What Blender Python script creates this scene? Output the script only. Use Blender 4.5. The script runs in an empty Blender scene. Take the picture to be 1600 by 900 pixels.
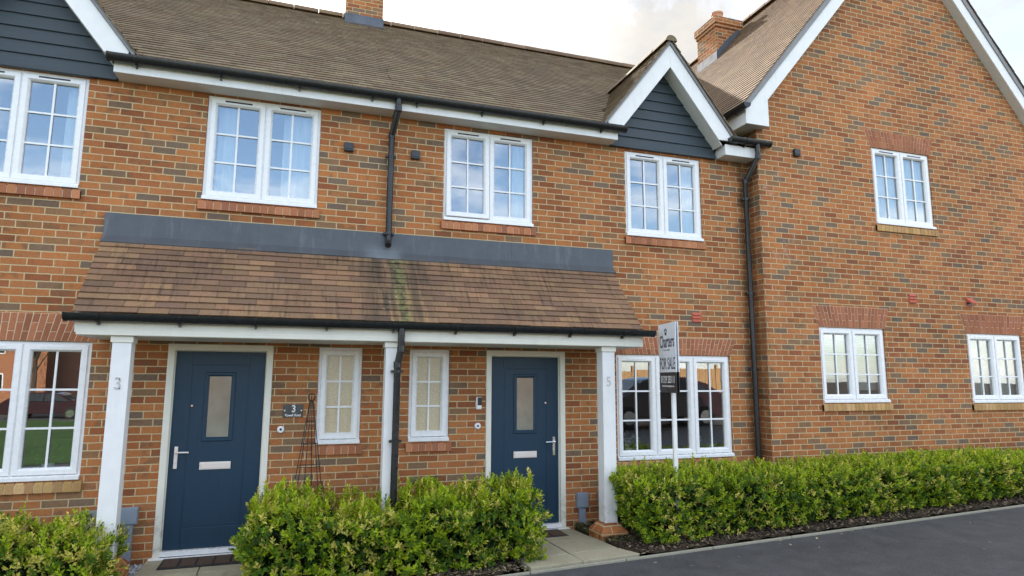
import bpy, math, random
import numpy as np
from mathutils import Vector, Matrix
random.seed(7); RNG = np.random.default_rng(11)
R = math.radians
SC = bpy.context.scene
COL = SC.collection

# ------------------------------------------------------------------ camera
cam_d = bpy.data.cameras.new('camera'); cam = bpy.data.objects.new('camera', cam_d); COL.objects.link(cam)
YAW, PIT, ROLL = 0.3241, 0.1414, 0.004
F_ = Vector((math.sin(YAW)*math.cos(PIT), math.cos(YAW)*math.cos(PIT), math.sin(PIT)))
R_ = F_.cross(Vector((0, 0, 1))).normalized(); U_ = R_.cross(F_)
R2 = R_*math.cos(ROLL)+U_*math.sin(ROLL); U2 = U_*math.cos(ROLL)-R_*math.sin(ROLL)
cam.matrix_world = Matrix(((R2.x, U2.x, -F_.x, -2.1721), (R2.y, U2.y, -F_.y, -7.4236), (R2.z, U2.z, -F_.z, 1.7542), (0, 0, 0, 1)))
cam_d.sensor_width = 36; cam_d.lens = 36*1002.67/1600; cam_d.clip_start = .05; cam_d.clip_end = 3000
SC.camera = cam

# ------------------------------------------------------------------ light
SUN_AZ, SUN_EL = -2.0, 32.5          # degrees from +y (behind the houses), elevation
sl = bpy.data.lights.new('sun', 'SUN'); sun = bpy.data.objects.new('sun', sl); COL.objects.link(sun)
sl.energy = 3.6; sl.angle = R(.6); sl.color = (1, .93, .82)
sd = Vector((math.sin(R(SUN_AZ))*math.cos(R(SUN_EL)), math.cos(R(SUN_AZ))*math.cos(R(SUN_EL)), math.sin(R(SUN_EL))))
sun.rotation_euler = (-sd).to_track_quat('-Z', 'Y').to_euler()
SC.view_settings.view_transform = 'Standard'; SC.view_settings.look = 'None'
SC.view_settings.exposure = 1.95; SC.view_settings.gamma = 1.0
SC.view_settings.use_curve_mapping = False
W = bpy.data.worlds.new('World'); SC.world = W; W.use_nodes = True
nt = W.node_tree; nt.nodes.clear()
def N(t, tree=None, **k):
    n = (tree or nt).nodes.new(t)
    for a, b in k.items(): setattr(n, a, b)
    return n
wo = N('ShaderNodeOutputWorld'); bg = N('ShaderNodeBackground'); sky = N('ShaderNodeTexSky')
sky.sky_type = 'NISHITA'; sky.sun_disc = False; sky.sun_elevation = R(SUN_EL); sky.sun_rotation = R(SUN_AZ)
sky.altitude = 50; sky.air_density = 1.0; sky.dust_density = 1.2; sky.ozone_density = 1.0
bg.inputs['Strength'].default_value = .12
tc = N('ShaderNodeTexCoord'); mp = N('ShaderNodeMapping'); mp.inputs['Scale'].default_value = (1, 1, 2.2)
nz = N('ShaderNodeTexNoise'); nz.inputs['Scale'].default_value = 3.1; nz.inputs['Detail'].default_value = 9; nz.inputs['Roughness'].default_value = .62; nz.inputs['Distortion'].default_value = .35
sx = N('ShaderNodeSeparateXYZ')
cov = N('ShaderNodeMath', operation='MULTIPLY_ADD'); cov.inputs[1].default_value = .14; cov.inputs[2].default_value = .018    # more cloud on the sun's side
ad = N('ShaderNodeMath', operation='ADD')
rp = N('ShaderNodeValToRGB'); rp.color_ramp.elements[0].position = .36; rp.color_ramp.elements[1].position = .68
mx = N('ShaderNodeMix', data_type='RGBA')
nz2 = N('ShaderNodeTexNoise'); nz2.inputs['Scale'].default_value = 9; nz2.inputs['Detail'].default_value = 8; nz2.inputs['Roughness'].default_value = .6
cr = N('ShaderNodeValToRGB'); cr.color_ramp.elements[0].position = .3; cr.color_ramp.elements[0].color = (.88, .91, .95, 1); cr.color_ramp.elements[1].position = .62; cr.color_ramp.elements[1].color = (1.12, 1.06, .97, 1)
# unseen clouds behind the camera brightened to light the facade, visible ones kept dim, save for the glow round the sun itself
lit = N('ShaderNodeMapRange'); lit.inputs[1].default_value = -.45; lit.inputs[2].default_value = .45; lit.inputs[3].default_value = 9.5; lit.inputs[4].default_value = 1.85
dotn = N('ShaderNodeVectorMath', operation='DOT_PRODUCT'); dotn.inputs[1].default_value = tuple(sd)
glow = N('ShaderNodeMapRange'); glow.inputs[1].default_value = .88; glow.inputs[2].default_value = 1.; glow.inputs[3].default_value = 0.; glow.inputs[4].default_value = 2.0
tot = N('ShaderNodeMath', operation='ADD'); vsc = N('ShaderNodeVectorMath', operation='SCALE')
L = nt.links.new
L(tc.outputs['Generated'], mp.inputs['Vector']); L(mp.outputs[0], nz.inputs['Vector']); L(mp.outputs[0], nz2.inputs['Vector'])
L(tc.outputs['Generated'], sx.inputs[0]); L(sx.outputs['Y'], cov.inputs[0]); L(nz.outputs[0], ad.inputs[0]); L(cov.outputs[0], ad.inputs[1])
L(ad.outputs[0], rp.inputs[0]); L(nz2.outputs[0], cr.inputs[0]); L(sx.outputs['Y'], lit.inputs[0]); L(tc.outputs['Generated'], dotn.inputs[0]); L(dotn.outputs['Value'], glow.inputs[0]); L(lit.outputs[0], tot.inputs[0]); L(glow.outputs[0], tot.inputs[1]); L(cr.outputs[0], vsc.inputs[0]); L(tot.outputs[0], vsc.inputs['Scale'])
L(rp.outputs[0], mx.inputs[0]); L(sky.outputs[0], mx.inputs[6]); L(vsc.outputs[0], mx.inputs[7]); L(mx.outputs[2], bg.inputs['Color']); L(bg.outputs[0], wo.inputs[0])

# ------------------------------------------------------------------ materials
MATS = {}
class NT:
    def __init__(s, name):
        s.m = bpy.data.materials.new(name); s.m.use_nodes = True; s.t = s.m.node_tree; s.t.nodes.clear()
        s.out = s.t.nodes.new('ShaderNodeOutputMaterial'); MATS[name] = s.m
    def n(s, t, ins=None, **k):
        n = s.t.nodes.new(t)
        for a, b in k.items(): setattr(n, a, b)
        for a, b in (ins or {}).items(): s.set(n.inputs[a], b)
        return n
    def set(s, sock, v):
        if isinstance(v, bpy.types.NodeSocket): s.t.links.new(v, sock)
        elif isinstance(v, bpy.types.Node): s.t.links.new(v.outputs[0], sock)
        else: sock.default_value = v
    def math(s, op, a, b=None, c=None):
        n = s.t.nodes.new('ShaderNodeMath'); n.operation = op
        for i, v in enumerate((a, b, c)):
            if v is not None: s.set(n.inputs[i], v)
        return n.outputs[0]
    def noise(s, vec, scale, detail=4, rough=.5, dist=0):
        return s.n('ShaderNodeTexNoise', {'Vector': vec, 'Scale': scale, 'Detail': detail, 'Roughness': rough, 'Distortion': dist}).outputs[0]
    def ramp(s, fac, stops, interp='LINEAR'):
        n = s.n('ShaderNodeValToRGB', {0: fac}); cr = n.color_ramp; cr.interpolation = interp
        while len(cr.elements) < len(stops): cr.elements.new(.5)
        for e, (p, c) in zip(cr.elements, stops):
            e.position = p; e.color = (*c, 1) if not isinstance(c, (int, float)) else (c, c, c, 1)
        return n.outputs[0]
    def mix(s, f, a, b, mode='MIX'):
        n = s.t.nodes.new('ShaderNodeMix'); n.data_type = 'RGBA'; n.blend_type = mode
        for i, v in ((0, f), (6, a), (7, b)):
            if isinstance(v, tuple) and len(v) == 3: v = (*v, 1)
            s.set(n.inputs[i], v)
        return n.outputs[2]
    def smooth(s, x, lo, hi):
        n = s.n('ShaderNodeMapRange', {0: x, 1: lo, 2: hi}); n.interpolation_type = 'SMOOTHSTEP'; return n.outputs[0]
    def bump(s, h, strength=.3, dist=.01):
        return s.n('ShaderNodeBump', {'Strength': strength, 'Distance': dist, 'Height': h}).outputs[0]
    def pos(s): return s.n('ShaderNodeNewGeometry').outputs['Position']
    def principled(s, col, rough=.5, normal=None, metal=0, spec=.5, **k):
        p = s.n('ShaderNodeBsdfPrincipled'); 
        if isinstance(col, tuple): col = (*col, 1)
        s.set(p.inputs['Base Color'], col); s.set(p.inputs['Roughness'], rough); p.inputs['Metallic'].default_value = metal
        p.inputs['Specular IOR Level'].default_value = spec
        if normal is not None: s.set(p.inputs['Normal'], normal)
        for a, b in k.items(): s.set(p.inputs[a], b)
        s.t.links.new(p.outputs[0], s.out.inputs[0]); return p

def simple(name, col, rough=.5, metal=0, var=.06, vscale=6, bump=0, bscale=80, spec=.5, dirt=0.):
    m = NT(name); p = m.pos()
    n = m.noise(p, vscale, 5, .6)
    c = m.mix(1.0, (*col, 1), m.ramp(n, [(.25, 1-var), (.75, 1+var)]), 'MULTIPLY')
    if dirt:
        d = m.ramp(m.noise(p, vscale*1.7, 8, .7), [(.5, 0.), (.8, dirt)])
        c = m.mix(d, c, (.16, .14, .10))
    nor = m.bump(m.noise(p, bscale, 4), bump, .004) if bump else None
    m.principled(c, m.ramp(m.noise(p, vscale*2.3, 3), [(.3, max(rough-.08, .02)), (.7, min(rough+.08, 1))]), nor, metal, spec)
    return m.m

def brick_mat(name, stain=False):
    m = NT(name); g = m.n('ShaderNodeNewGeometry'); sp = m.n('ShaderNodeSeparateXYZ', {0: g.outputs['Position']})
    sn = m.n('ShaderNodeSeparateXYZ', {0: g.outputs['Normal']})
    side = m.math('GREATER_THAN', m.math('ABSOLUTE', sn.outputs[0]), .7)
    u = m.math('ADD', m.math('MULTIPLY', sp.outputs[0], m.math('SUBTRACT', 1., side)), m.math('MULTIPLY', sp.outputs[1], side))
    z = sp.outputs[2]
    wob = m.noise(g.outputs['Position'], 14, 3)
    z2 = m.math('MULTIPLY_ADD', wob, .008, z); u2 = m.math('MULTIPLY_ADD', wob, .010, u)
    rz = m.math('DIVIDE', z2, .075); row = m.math('FLOOR', rz); fz = m.math('FRACT', rz)
    rowrand = m.n('ShaderNodeTexWhiteNoise', {'W': row}, noise_dimensions='1D').outputs[0]
    off = m.math('MULTIPLY_ADD', m.math('SUBTRACT', rowrand, .5), .10, m.math('MULTIPLY', m.math('FLOORED_MODULO', row, 2.), .5))
    ru = m.math('ADD', m.math('DIVIDE', u2, .225), off); bi = m.math('FLOOR', ru); fu = m.math('FRACT', ru)
    ids = m.n('ShaderNodeCombineXYZ', {0: bi, 1: row, 2: side})
    wn = m.n('ShaderNodeTexWhiteNoise', {'Vector': ids}, noise_dimensions='3D')
    r1 = wn.outputs[0]; s3 = m.n('ShaderNodeSeparateColor', {0: wn.outputs[1]}); r2 = s3.outputs[1]; r3 = s3.outputs[2]
    # joint mask
    eh = m.math('MINIMUM', fz, m.math('SUBTRACT', 1., fz)); eu = m.math('MINIMUM', fu, m.math('SUBTRACT', 1., fu))
    dz = m.math('MULTIPLY', eh, .075); du = m.math('MULTIPLY', eu, .225)
    rag = m.math('MULTIPLY', m.math('SUBTRACT', m.noise(g.outputs['Position'], 120, 2), .5), .0035)
    d = m.math('ADD', m.math('MINIMUM', dz, du), rag)
    mort = m.smooth(d, .0042, .0068)              # 0 in joint
    base = m.ramp(r1, [(0, (.240, .080, .033)), (.14, (.32, .109, .040)), (.34, (.39, .140, .047)), (.55, (.445, .169, .055)), (.78, (.375, .149, .056)), (.83, (.30, .142, .060)), (.875, (.25, .140, .069)), (.94, (.205, .130, .080)), (1, (.165, .114, .080))])
    fl = m.noise(g.outputs['Position'], 38, 5, .65)
    blot = m.noise(m.n('ShaderNodeVectorMath', {0: g.outputs['Position'], 1: m.n('ShaderNodeVectorMath', {0: wn.outputs[1], 1: (9., 9., 9.)}, operation='MULTIPLY').outputs[0]}, operation='ADD').outputs[0], 9, 3)
    darkb = m.math('MULTIPLY', m.smooth(blot, .50, .66), m.math('MULTIPLY', m.math('GREATER_THAN', r2, .45), .62))
    base = m.mix(darkb, base, (.17, .10, .055))
    base = m.mix(1., base, m.ramp(fl, [(.2, .76), (.8, 1.24)]), 'MULTIPLY')
    big = m.noise(g.outputs['Position'], .9, 6, .62)
    base = m.mix(1., base, m.ramp(big, [(.3, .78), (.7, 1.16)]), 'MULTIPLY')
    mc = m.mix(m.noise(g.outputs['Position'], 3, 4), (.48, .355, .185), (.60, .47, .275))
    mc = m.mix(1., mc, m.ramp(m.noise(g.outputs['Position'], 90, 3), [(.25, .8), (.75, 1.15)]), 'MULTIPLY')
    c = m.mix(mort, mc, base)
    if stain:   # lime bloom and damp beside the corner rainwater pipe
        ln = m.noise(g.outputs['Position'], 5, 6, .7)
        near = m.math('MULTIPLY', m.smooth(m.math('ABSOLUTE', m.math('SUBTRACT', sp.outputs[0], 4.12)), .55, .05), m.math('MULTIPLY', m.smooth(z, 2.5, 3.2), m.smooth(z, 5.0, 4.3)))
        c = m.mix(m.math('MULTIPLY', near, m.smooth(ln, .54, .76)), c, (.50, .40, .32))
        damp = m.math('MULTIPLY', m.smooth(m.math('ABSOLUTE', m.math('SUBTRACT', sp.outputs[0], 3.82)), .20, .03), m.smooth(ln, .36, .6))
        c = m.mix(m.math('MULTIPLY', damp, .6), c, (.06, .05, .03))
    h = m.math('ADD', m.math('MULTIPLY', mort, 1.), m.math('ADD', m.math('MULTIPLY', fl, .35), m.math('MULTIPLY', r3, .25)))
    m.principled(c, m.math('MULTIPLY_ADD', r2, .15, .78), m.bump(h, .55, .006), spec=.25)
    return m.m

def tint_mat(name, rough=.8, bump=.3, bs=60, extra=None, spec=.3):
    """base colour from the mesh's own per-tile / per-brick colour, with fine variation"""
    m = NT(name); a = m.n('ShaderNodeVertexColor', layer_name='tint').outputs[0]; p = m.pos()
    n = m.noise(p, bs, 5, .65)
    c = m.mix(1., a, m.ramp(n, [(.25, .8), (.75, 1.2)]), 'MULTIPLY')
    c = m.mix(1., c, m.ramp(m.noise(p, 1.6, 4), [(.3, .92), (.7, 1.07)]), 'MULTIPLY')
    if extra: c = extra(m, p, c)
    m.principled(c, rough, m.bump(n, bump, .003), spec=spec)
    return m.m

def porch_extra(m, p, c):
    sp = m.n('ShaderNodeSeparateXYZ', {0: p})
    st = m.n('ShaderNodeCombineXYZ', {0: m.math('MULTIPLY', sp.outputs[0], 26.), 1: m.math('MULTIPLY', sp.outputs[1], 2.2), 2: m.math('MULTIPLY', sp.outputs[2], 2.2)})
    streak = m.math('MULTIPLY', m.smooth(m.noise(st, 1., 5, .65), .46, .70), m.smooth(m.noise(p, 1.9, 3), .36, .58))
    c = m.mix(m.math('MULTIPLY', streak, .65), c, (.045, .034, .027))
    dx = m.math('ABSOLUTE', m.math('SUBTRACT', sp.outputs[0], -1.17))
    wet = m.math('MULTIPLY', m.smooth(dx, .55, .1), m.smooth(m.noise(st, .6, 5), .32, .6))
    c = m.mix(m.math('MULTIPLY', wet, .8), c, (.05, .045, .032))
    d2 = m.math('ABSOLUTE', m.math('SUBTRACT', sp.outputs[0], -1.11))
    moss = m.math('MULTIPLY', m.smooth(d2, .13, .02), m.smooth(m.noise(p, 16, 6, .7), .40, .60))
    c = m.mix(m.math('MULTIPLY', moss, .6), c, (.21, .22, .07))
    lich = m.math('MULTIPLY', m.smooth(m.math('ABSOLUTE', m.math('SUBTRACT', sp.outputs[0], -1.2)), .22, .05), m.smooth(m.noise(p, 34, 3, .6), .66, .72))
    return m.mix(lich, c, (.45, .46, .36))

def roof_extra(m, p, c):      # lichen freckles and weather-darkened areas
    c = m.mix(m.math('MULTIPLY', m.smooth(m.noise(p, 26, 4, .7), .64, .72), .55), c, (.30, .29, .20))
    return m.mix(m.math('MULTIPLY', m.smooth(m.noise(p, 2.2, 6, .7), .52, .72), .35), c, (.07, .06, .045))
brick_mat('brick'); brick_mat('brick_corner', True)
tint_mat('tile_porch', .75, .35, 50, porch_extra); tint_mat('tile_roof', .8, .3, 40, roof_extra); tint_mat('brick_tint', .85, .4, 60)
simple('verge_grey', (.27, .265, .265), .85, var=.12, bump=.3, bscale=40)
simple('mortar', (.60, .38, .24), .9, var=.12, bump=.3)
simple('upvc', (.83, .825, .81), .28, var=.02, bump=.02, bscale=20, dirt=.06)
def weathered(name, col, amt):
    m = NT(name); p = m.pos(); sp = m.n('ShaderNodeSeparateXYZ', {0: p})
    st = m.n('ShaderNodeCombineXYZ', {0: m.math('MULTIPLY', sp.outputs[0], 30.), 1: m.math('MULTIPLY', sp.outputs[1], 30.), 2: m.math('MULTIPLY', sp.outputs[2], 2.2)})
    k = m.math('MULTIPLY', m.smooth(m.noise(st, 1., 6, .65), .46, .78), m.smooth(m.noise(p, 2.3, 4), .35, .65))
    c = m.mix(m.math('MULTIPLY', k, amt), (*col, 1), (.27, .27, .19))
    c = m.mix(m.math('MULTIPLY', m.math('MULTIPLY', m.smooth(sp.outputs[2], .55, .15), m.smooth(m.noise(p, 11, 6, .7), .42, .66)), .45), c, (.20, .19, .12))
    c = m.mix(1., c, m.ramp(m.noise(p, 7, 5), [(.25, .95), (.75, 1.03)]), 'MULTIPLY')
    m.principled(c, .45, m.bump(m.noise(st, 2., 4), .12, .002))
weathered('white_paint', (.81, .80, .77), .19); weathered('upvc_cream', (.77, .735, .62), .15)
simple('soffit_white', (.66, .65, .60), .5, var=.05, dirt=.14)
simple('black_plastic', (.012, .013, .014), .32, var=.2, vscale=10, dirt=.05)
simple('dark_metal', (.018, .016, .015), .5, var=.2)
simple('dark_box', (.02, .021, .024), .4, var=.15)
simple('lead', (.082, .094, .112), .5, metal=.25, var=.45, vscale=3.5, bump=.25, bscale=9)
def lead_apron():
    m = NT('lead_apron'); p = m.pos(); sp = m.n('ShaderNodeSeparateXYZ', {0: p})
    st = m.n('ShaderNodeCombineXYZ', {0: m.math('MULTIPLY', sp.outputs[0], 9.), 1: 0., 2: m.math('MULTIPLY', sp.outputs[2], 1.6)})
    n = m.noise(st, 1., 6, .7); q = m.noise(p, 3.2, 6, .65)
    c = m.mix(q, (.048, .054, .062), (.105, .117, .130)); c = m.mix(m.math('MULTIPLY', m.smooth(n, .52, .78), .5), c, (.22, .235, .245))
    c = m.mix(m.math('MULTIPLY', m.smooth(m.noise(st, 1.7, 5, .7), .55, .8), .6), c, (.05, .052, .05))
    w = m.math('MULTIPLY', m.smooth(m.math('ABSOLUTE', m.math('SUBTRACT', sp.outputs[0], -1.25)), .32, .05), m.math('MULTIPLY', m.smooth(sp.outputs[2], 3.34, 3.16), m.smooth(q, .3, .6)))
    c = m.mix(m.math('MULTIPLY', w, .5), c, (.26, .29, .31))
    m.principled(c, .52, m.bump(m.noise(p, 7, 4), .35, .012), .2)
lead_apron()
simple('grey_plastic', (.24, .28, .33), .4, var=.06, dirt=.15)
simple('grey_plastic_dull', (.24, .25, .22), .5, var=.06, dirt=.15)
simple('pot_clay', (.46, .24, .13), .8, var=.15)
simple('terracotta', (.46, .10, .05), .7, var=.1, bump=.2)
simple('chrome', (.75, .75, .74), .18, metal=1, var=.03)
simple('satin_plate', (.80, .72, .66), .35, metal=.35, var=.03)
simple('slate_plaque', (.055, .062, .06), .25, var=.25, vscale=12)
simple('white_letter', (.80, .80, .78), .5, var=.02)
simple('screw_metal', (.25, .22, .2), .4, metal=.6, var=.05)
simple('board_white', (.74, .77, .80), .4, var=.02)
simple('board_black', (.016, .016, .018), .35, var=.1)
simple('board_ink', (.05, .052, .07), .5, var=.05)
simple('rubber', (.02, .019, .018), .85, var=.2, bump=.5, bscale=150)
simple('coir', (.075, .045, .028), .95, var=.25, vscale=60, bump=.9, bscale=260)
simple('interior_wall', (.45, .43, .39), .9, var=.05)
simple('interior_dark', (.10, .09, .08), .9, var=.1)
simple('blind', (.55, .53, .47), .8, var=.04)
simple('pot_white', (.7, .7, .66), .35, var=.03)
simple('pot_yellow', (.5, .45, .16), .4, var=.04)
simple('flower', (.7, .65, .6), .6, var=.1)
simple('twig', (.06, .042, .028), .9, var=.3)
simple('car_red', (.028, .008, .010), .18, var=.03)
simple('car_glass', (.02, .024, .028), .05, var=.05)
simple('car_lamp', (.6, .58, .55), .1, var=.05)
simple('fence_wood', (.42, .24, .11), .8, var=.2, vscale=9, bump=.3)
simple('far_roof', (.12, .06, .04), .85, var=.25, vscale=5)
simple('far_brick', (.33, .14, .07), .85, var=.2, vscale=9)
simple('crust_trunk', (.07, .05, .035), .9, var=.3)

def curtain_mat():
    m = NT('net_curtain'); p = m.pos()
    d = m.n('ShaderNodeBsdfDiffuse', {0: (.72, .72, .69, 1)}); t = m.n('ShaderNodeBsdfTranslucent', {0: (.8, .8, .76, 1)})
    a = m.n('ShaderNodeMixShader', {0: .3, 1: d.outputs[0], 2: t.outputs[0]})
    m.t.links.new(a.outputs[0], m.out.inputs[0])
curtain_mat()
def glass_mat(name, ior, tint=(.86, .90, .90)):
    m = NT(name); p = m.pos()
    b = m.bump(m.noise(p, 1.6, 2), .03, .02)
    back = m.n('ShaderNodeNewGeometry').outputs['Backfacing']
    fr = m.n('ShaderNodeFresnel', {'IOR': m.math('MULTIPLY_ADD', back, 1./ior-ior, ior), 'Normal': b}); tr = m.n('ShaderNodeBsdfTransparent', {0: (*tint, 1)})
    gl = m.n('ShaderNodeBsdfGlossy', {'Color': (.95, .97, 1, 1), 'Roughness': .0, 'Normal': b})
    a = m.n('ShaderNodeMixShader', {0: fr.outputs[0], 1: tr.outputs[0], 2: gl.outputs[0]})
    m.t.links.new(a.outputs[0], m.out.inputs[0])
glass_mat('glass', 2.45)
def frosted():
    m = NT('obscure_glass'); p = m.pos()
    v = m.n('ShaderNodeTexVoronoi', {'Vector': p, 'Scale': 75.}, feature='SMOOTH_F1').outputs[0]
    n = m.noise(p, 3, 3)
    c = m.mix(n, (.46, .38, .24), (.60, .52, .36))
    c = m.mix(1., c, m.ramp(v, [(.1, .88), (.6, 1.1)]), 'MULTIPLY')
    m.principled(c, .12, m.bump(v, .18, .01), spec=.8)
frosted()
simple('door_glass', (.25, .24, .19), .10, var=.25, vscale=3.0, bump=.25, bscale=30, spec=.8)
def door_mat():
    m = NT('door_blue'); p = m.pos(); sp = m.n('ShaderNodeSeparateXYZ', {0: p})
    st = m.n('ShaderNodeCombineXYZ', {0: m.math('MULTIPLY', sp.outputs[0], 60.), 1: 0., 2: m.math('MULTIPLY', sp.outputs[2], 2.5)})
    n = m.noise(st, 1., 5, .6, .8)
    c = m.mix(1., (.0100, .038, .068), m.ramp(n, [(.2, .85), (.8, 1.15)]), 'MULTIPLY')
    m.principled(c, .40, m.bump(n, .4, .003), spec=.35)
door_mat()
def clad_mat():
    m = NT('cladding_grey'); p = m.pos(); sp = m.n('ShaderNodeSeparateXYZ', {0: p})
    st = m.n('ShaderNodeCombineXYZ', {0: m.math('MULTIPLY', sp.outputs[0], 2.5), 1: 0., 2: m.math('MULTIPLY', sp.outputs[2], 55.)})
    n = m.noise(st, 1., 5, .6, .6)
    c = m.mix(1., (.029, .043, .051), m.ramp(n, [(.2, .85), (.8, 1.15)]), 'MULTIPLY')
    m.principled(c, .5, m.bump(n, .3, .004))
clad_mat()
def asphalt():
    m = NT('asphalt'); p = m.pos()
    f = m.noise(p, 75, 4, .75); v = m.n('ShaderNodeTexVoronoi', {'Vector': p, 'Scale': 130.}).outputs[0]
    big = m.noise(p, 1.1, 7, .7); mid = m.noise(p, 5, 5, .6)
    c = m.mix(big, (.034, .035, .040), (.080, .078, .078))
    c = m.mix(1., c, m.ramp(mid, [(.25, .74), (.75, 1.28)]), 'MULTIPLY')
    c = m.mix(1., c, m.ramp(f, [(.25, .50), (.75, 1.55)]), 'MULTIPLY')
    sp = m.smooth(m.noise(p, 55, 2), .70, .76)
    c = m.mix(m.math('MULTIPLY', sp, .5), c, (.16, .155, .15))
    m.principled(c, m.ramp(big, [(.3, .62), (.7, .82)]), m.bump(m.math('ADD', f, v), .6, .006), spec=.4)
asphalt()
def ground_mats():
    m = NT('slab'); p = m.pos(); n = m.noise(p, 2.2, 6, .65); f = m.noise(p, 120, 3, .7)
    c = m.mix(n, (.25, .22, .145), (.42, .38, .27)); c = m.mix(1., c, m.ramp(f, [(.25, .78), (.75, 1.2)]), 'MULTIPLY')
    c = m.mix(m.math('MULTIPLY', m.smooth(m.noise(p, 7, 5, .7), .55, .75), .5), c, (.12, .12, .07))
    m.principled(c, .85, m.bump(f, .4, .003), spec=.25)
    m = NT('soil'); p = m.pos(); n = m.noise(p, 30, 6, .75); v = m.n('ShaderNodeTexVoronoi', {'Vector': p, 'Scale': 45.}).outputs[0]
    c = m.mix(n, (.018, .013, .009), (.10, .072, .047)); m.principled(c, .95, m.bump(m.math('ADD', n, v), 1., .03), spec=.2)
    m = NT('kerb'); p = m.pos(); n = m.noise(p, 25, 5, .7)
    c = m.mix(n, (.19, .18, .13), (.38, .36, .28)); m.principled(c, .9, m.bump(n, .4, .004), spec=.2)
    m = NT('lawn'); p = m.pos(); n = m.noise(p, 40, 5, .7); b = m.noise(p, .5, 3)
    c = m.mix(n, (.025, .05, .012), (.07, .13, .03)); c = m.mix(1., c, m.ramp(b, [(.3, .8), (.7, 1.2)]), 'MULTIPLY')
    m.principled(c, .9, m.bump(n, .8, .03), spec=.2)
ground_mats()
def leaf_mat(name, tr=.35):
    m = NT(name); a = m.n('ShaderNodeVertexColor', layer_name='tint').outputs[0]
    p = m.n('ShaderNodeBsdfPrincipled', {'Base Color': a, 'Roughness': .42, 'Specular IOR Level': .32})
    t = m.n('ShaderNodeBsdfTranslucent', {0: m.mix(1., a, (1.15, 1.2, .5), 'MULTIPLY')})
    x = m.n('ShaderNodeMixShader', {0: tr, 1: p.outputs[0], 2: t.outputs[0]}); m.t.links.new(x.outputs[0], m.out.inputs[0])
leaf_mat('leaf')
tint_mat('chips', .95, .3, 80); tint_mat('pebble', .8, .2, 60)

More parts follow.
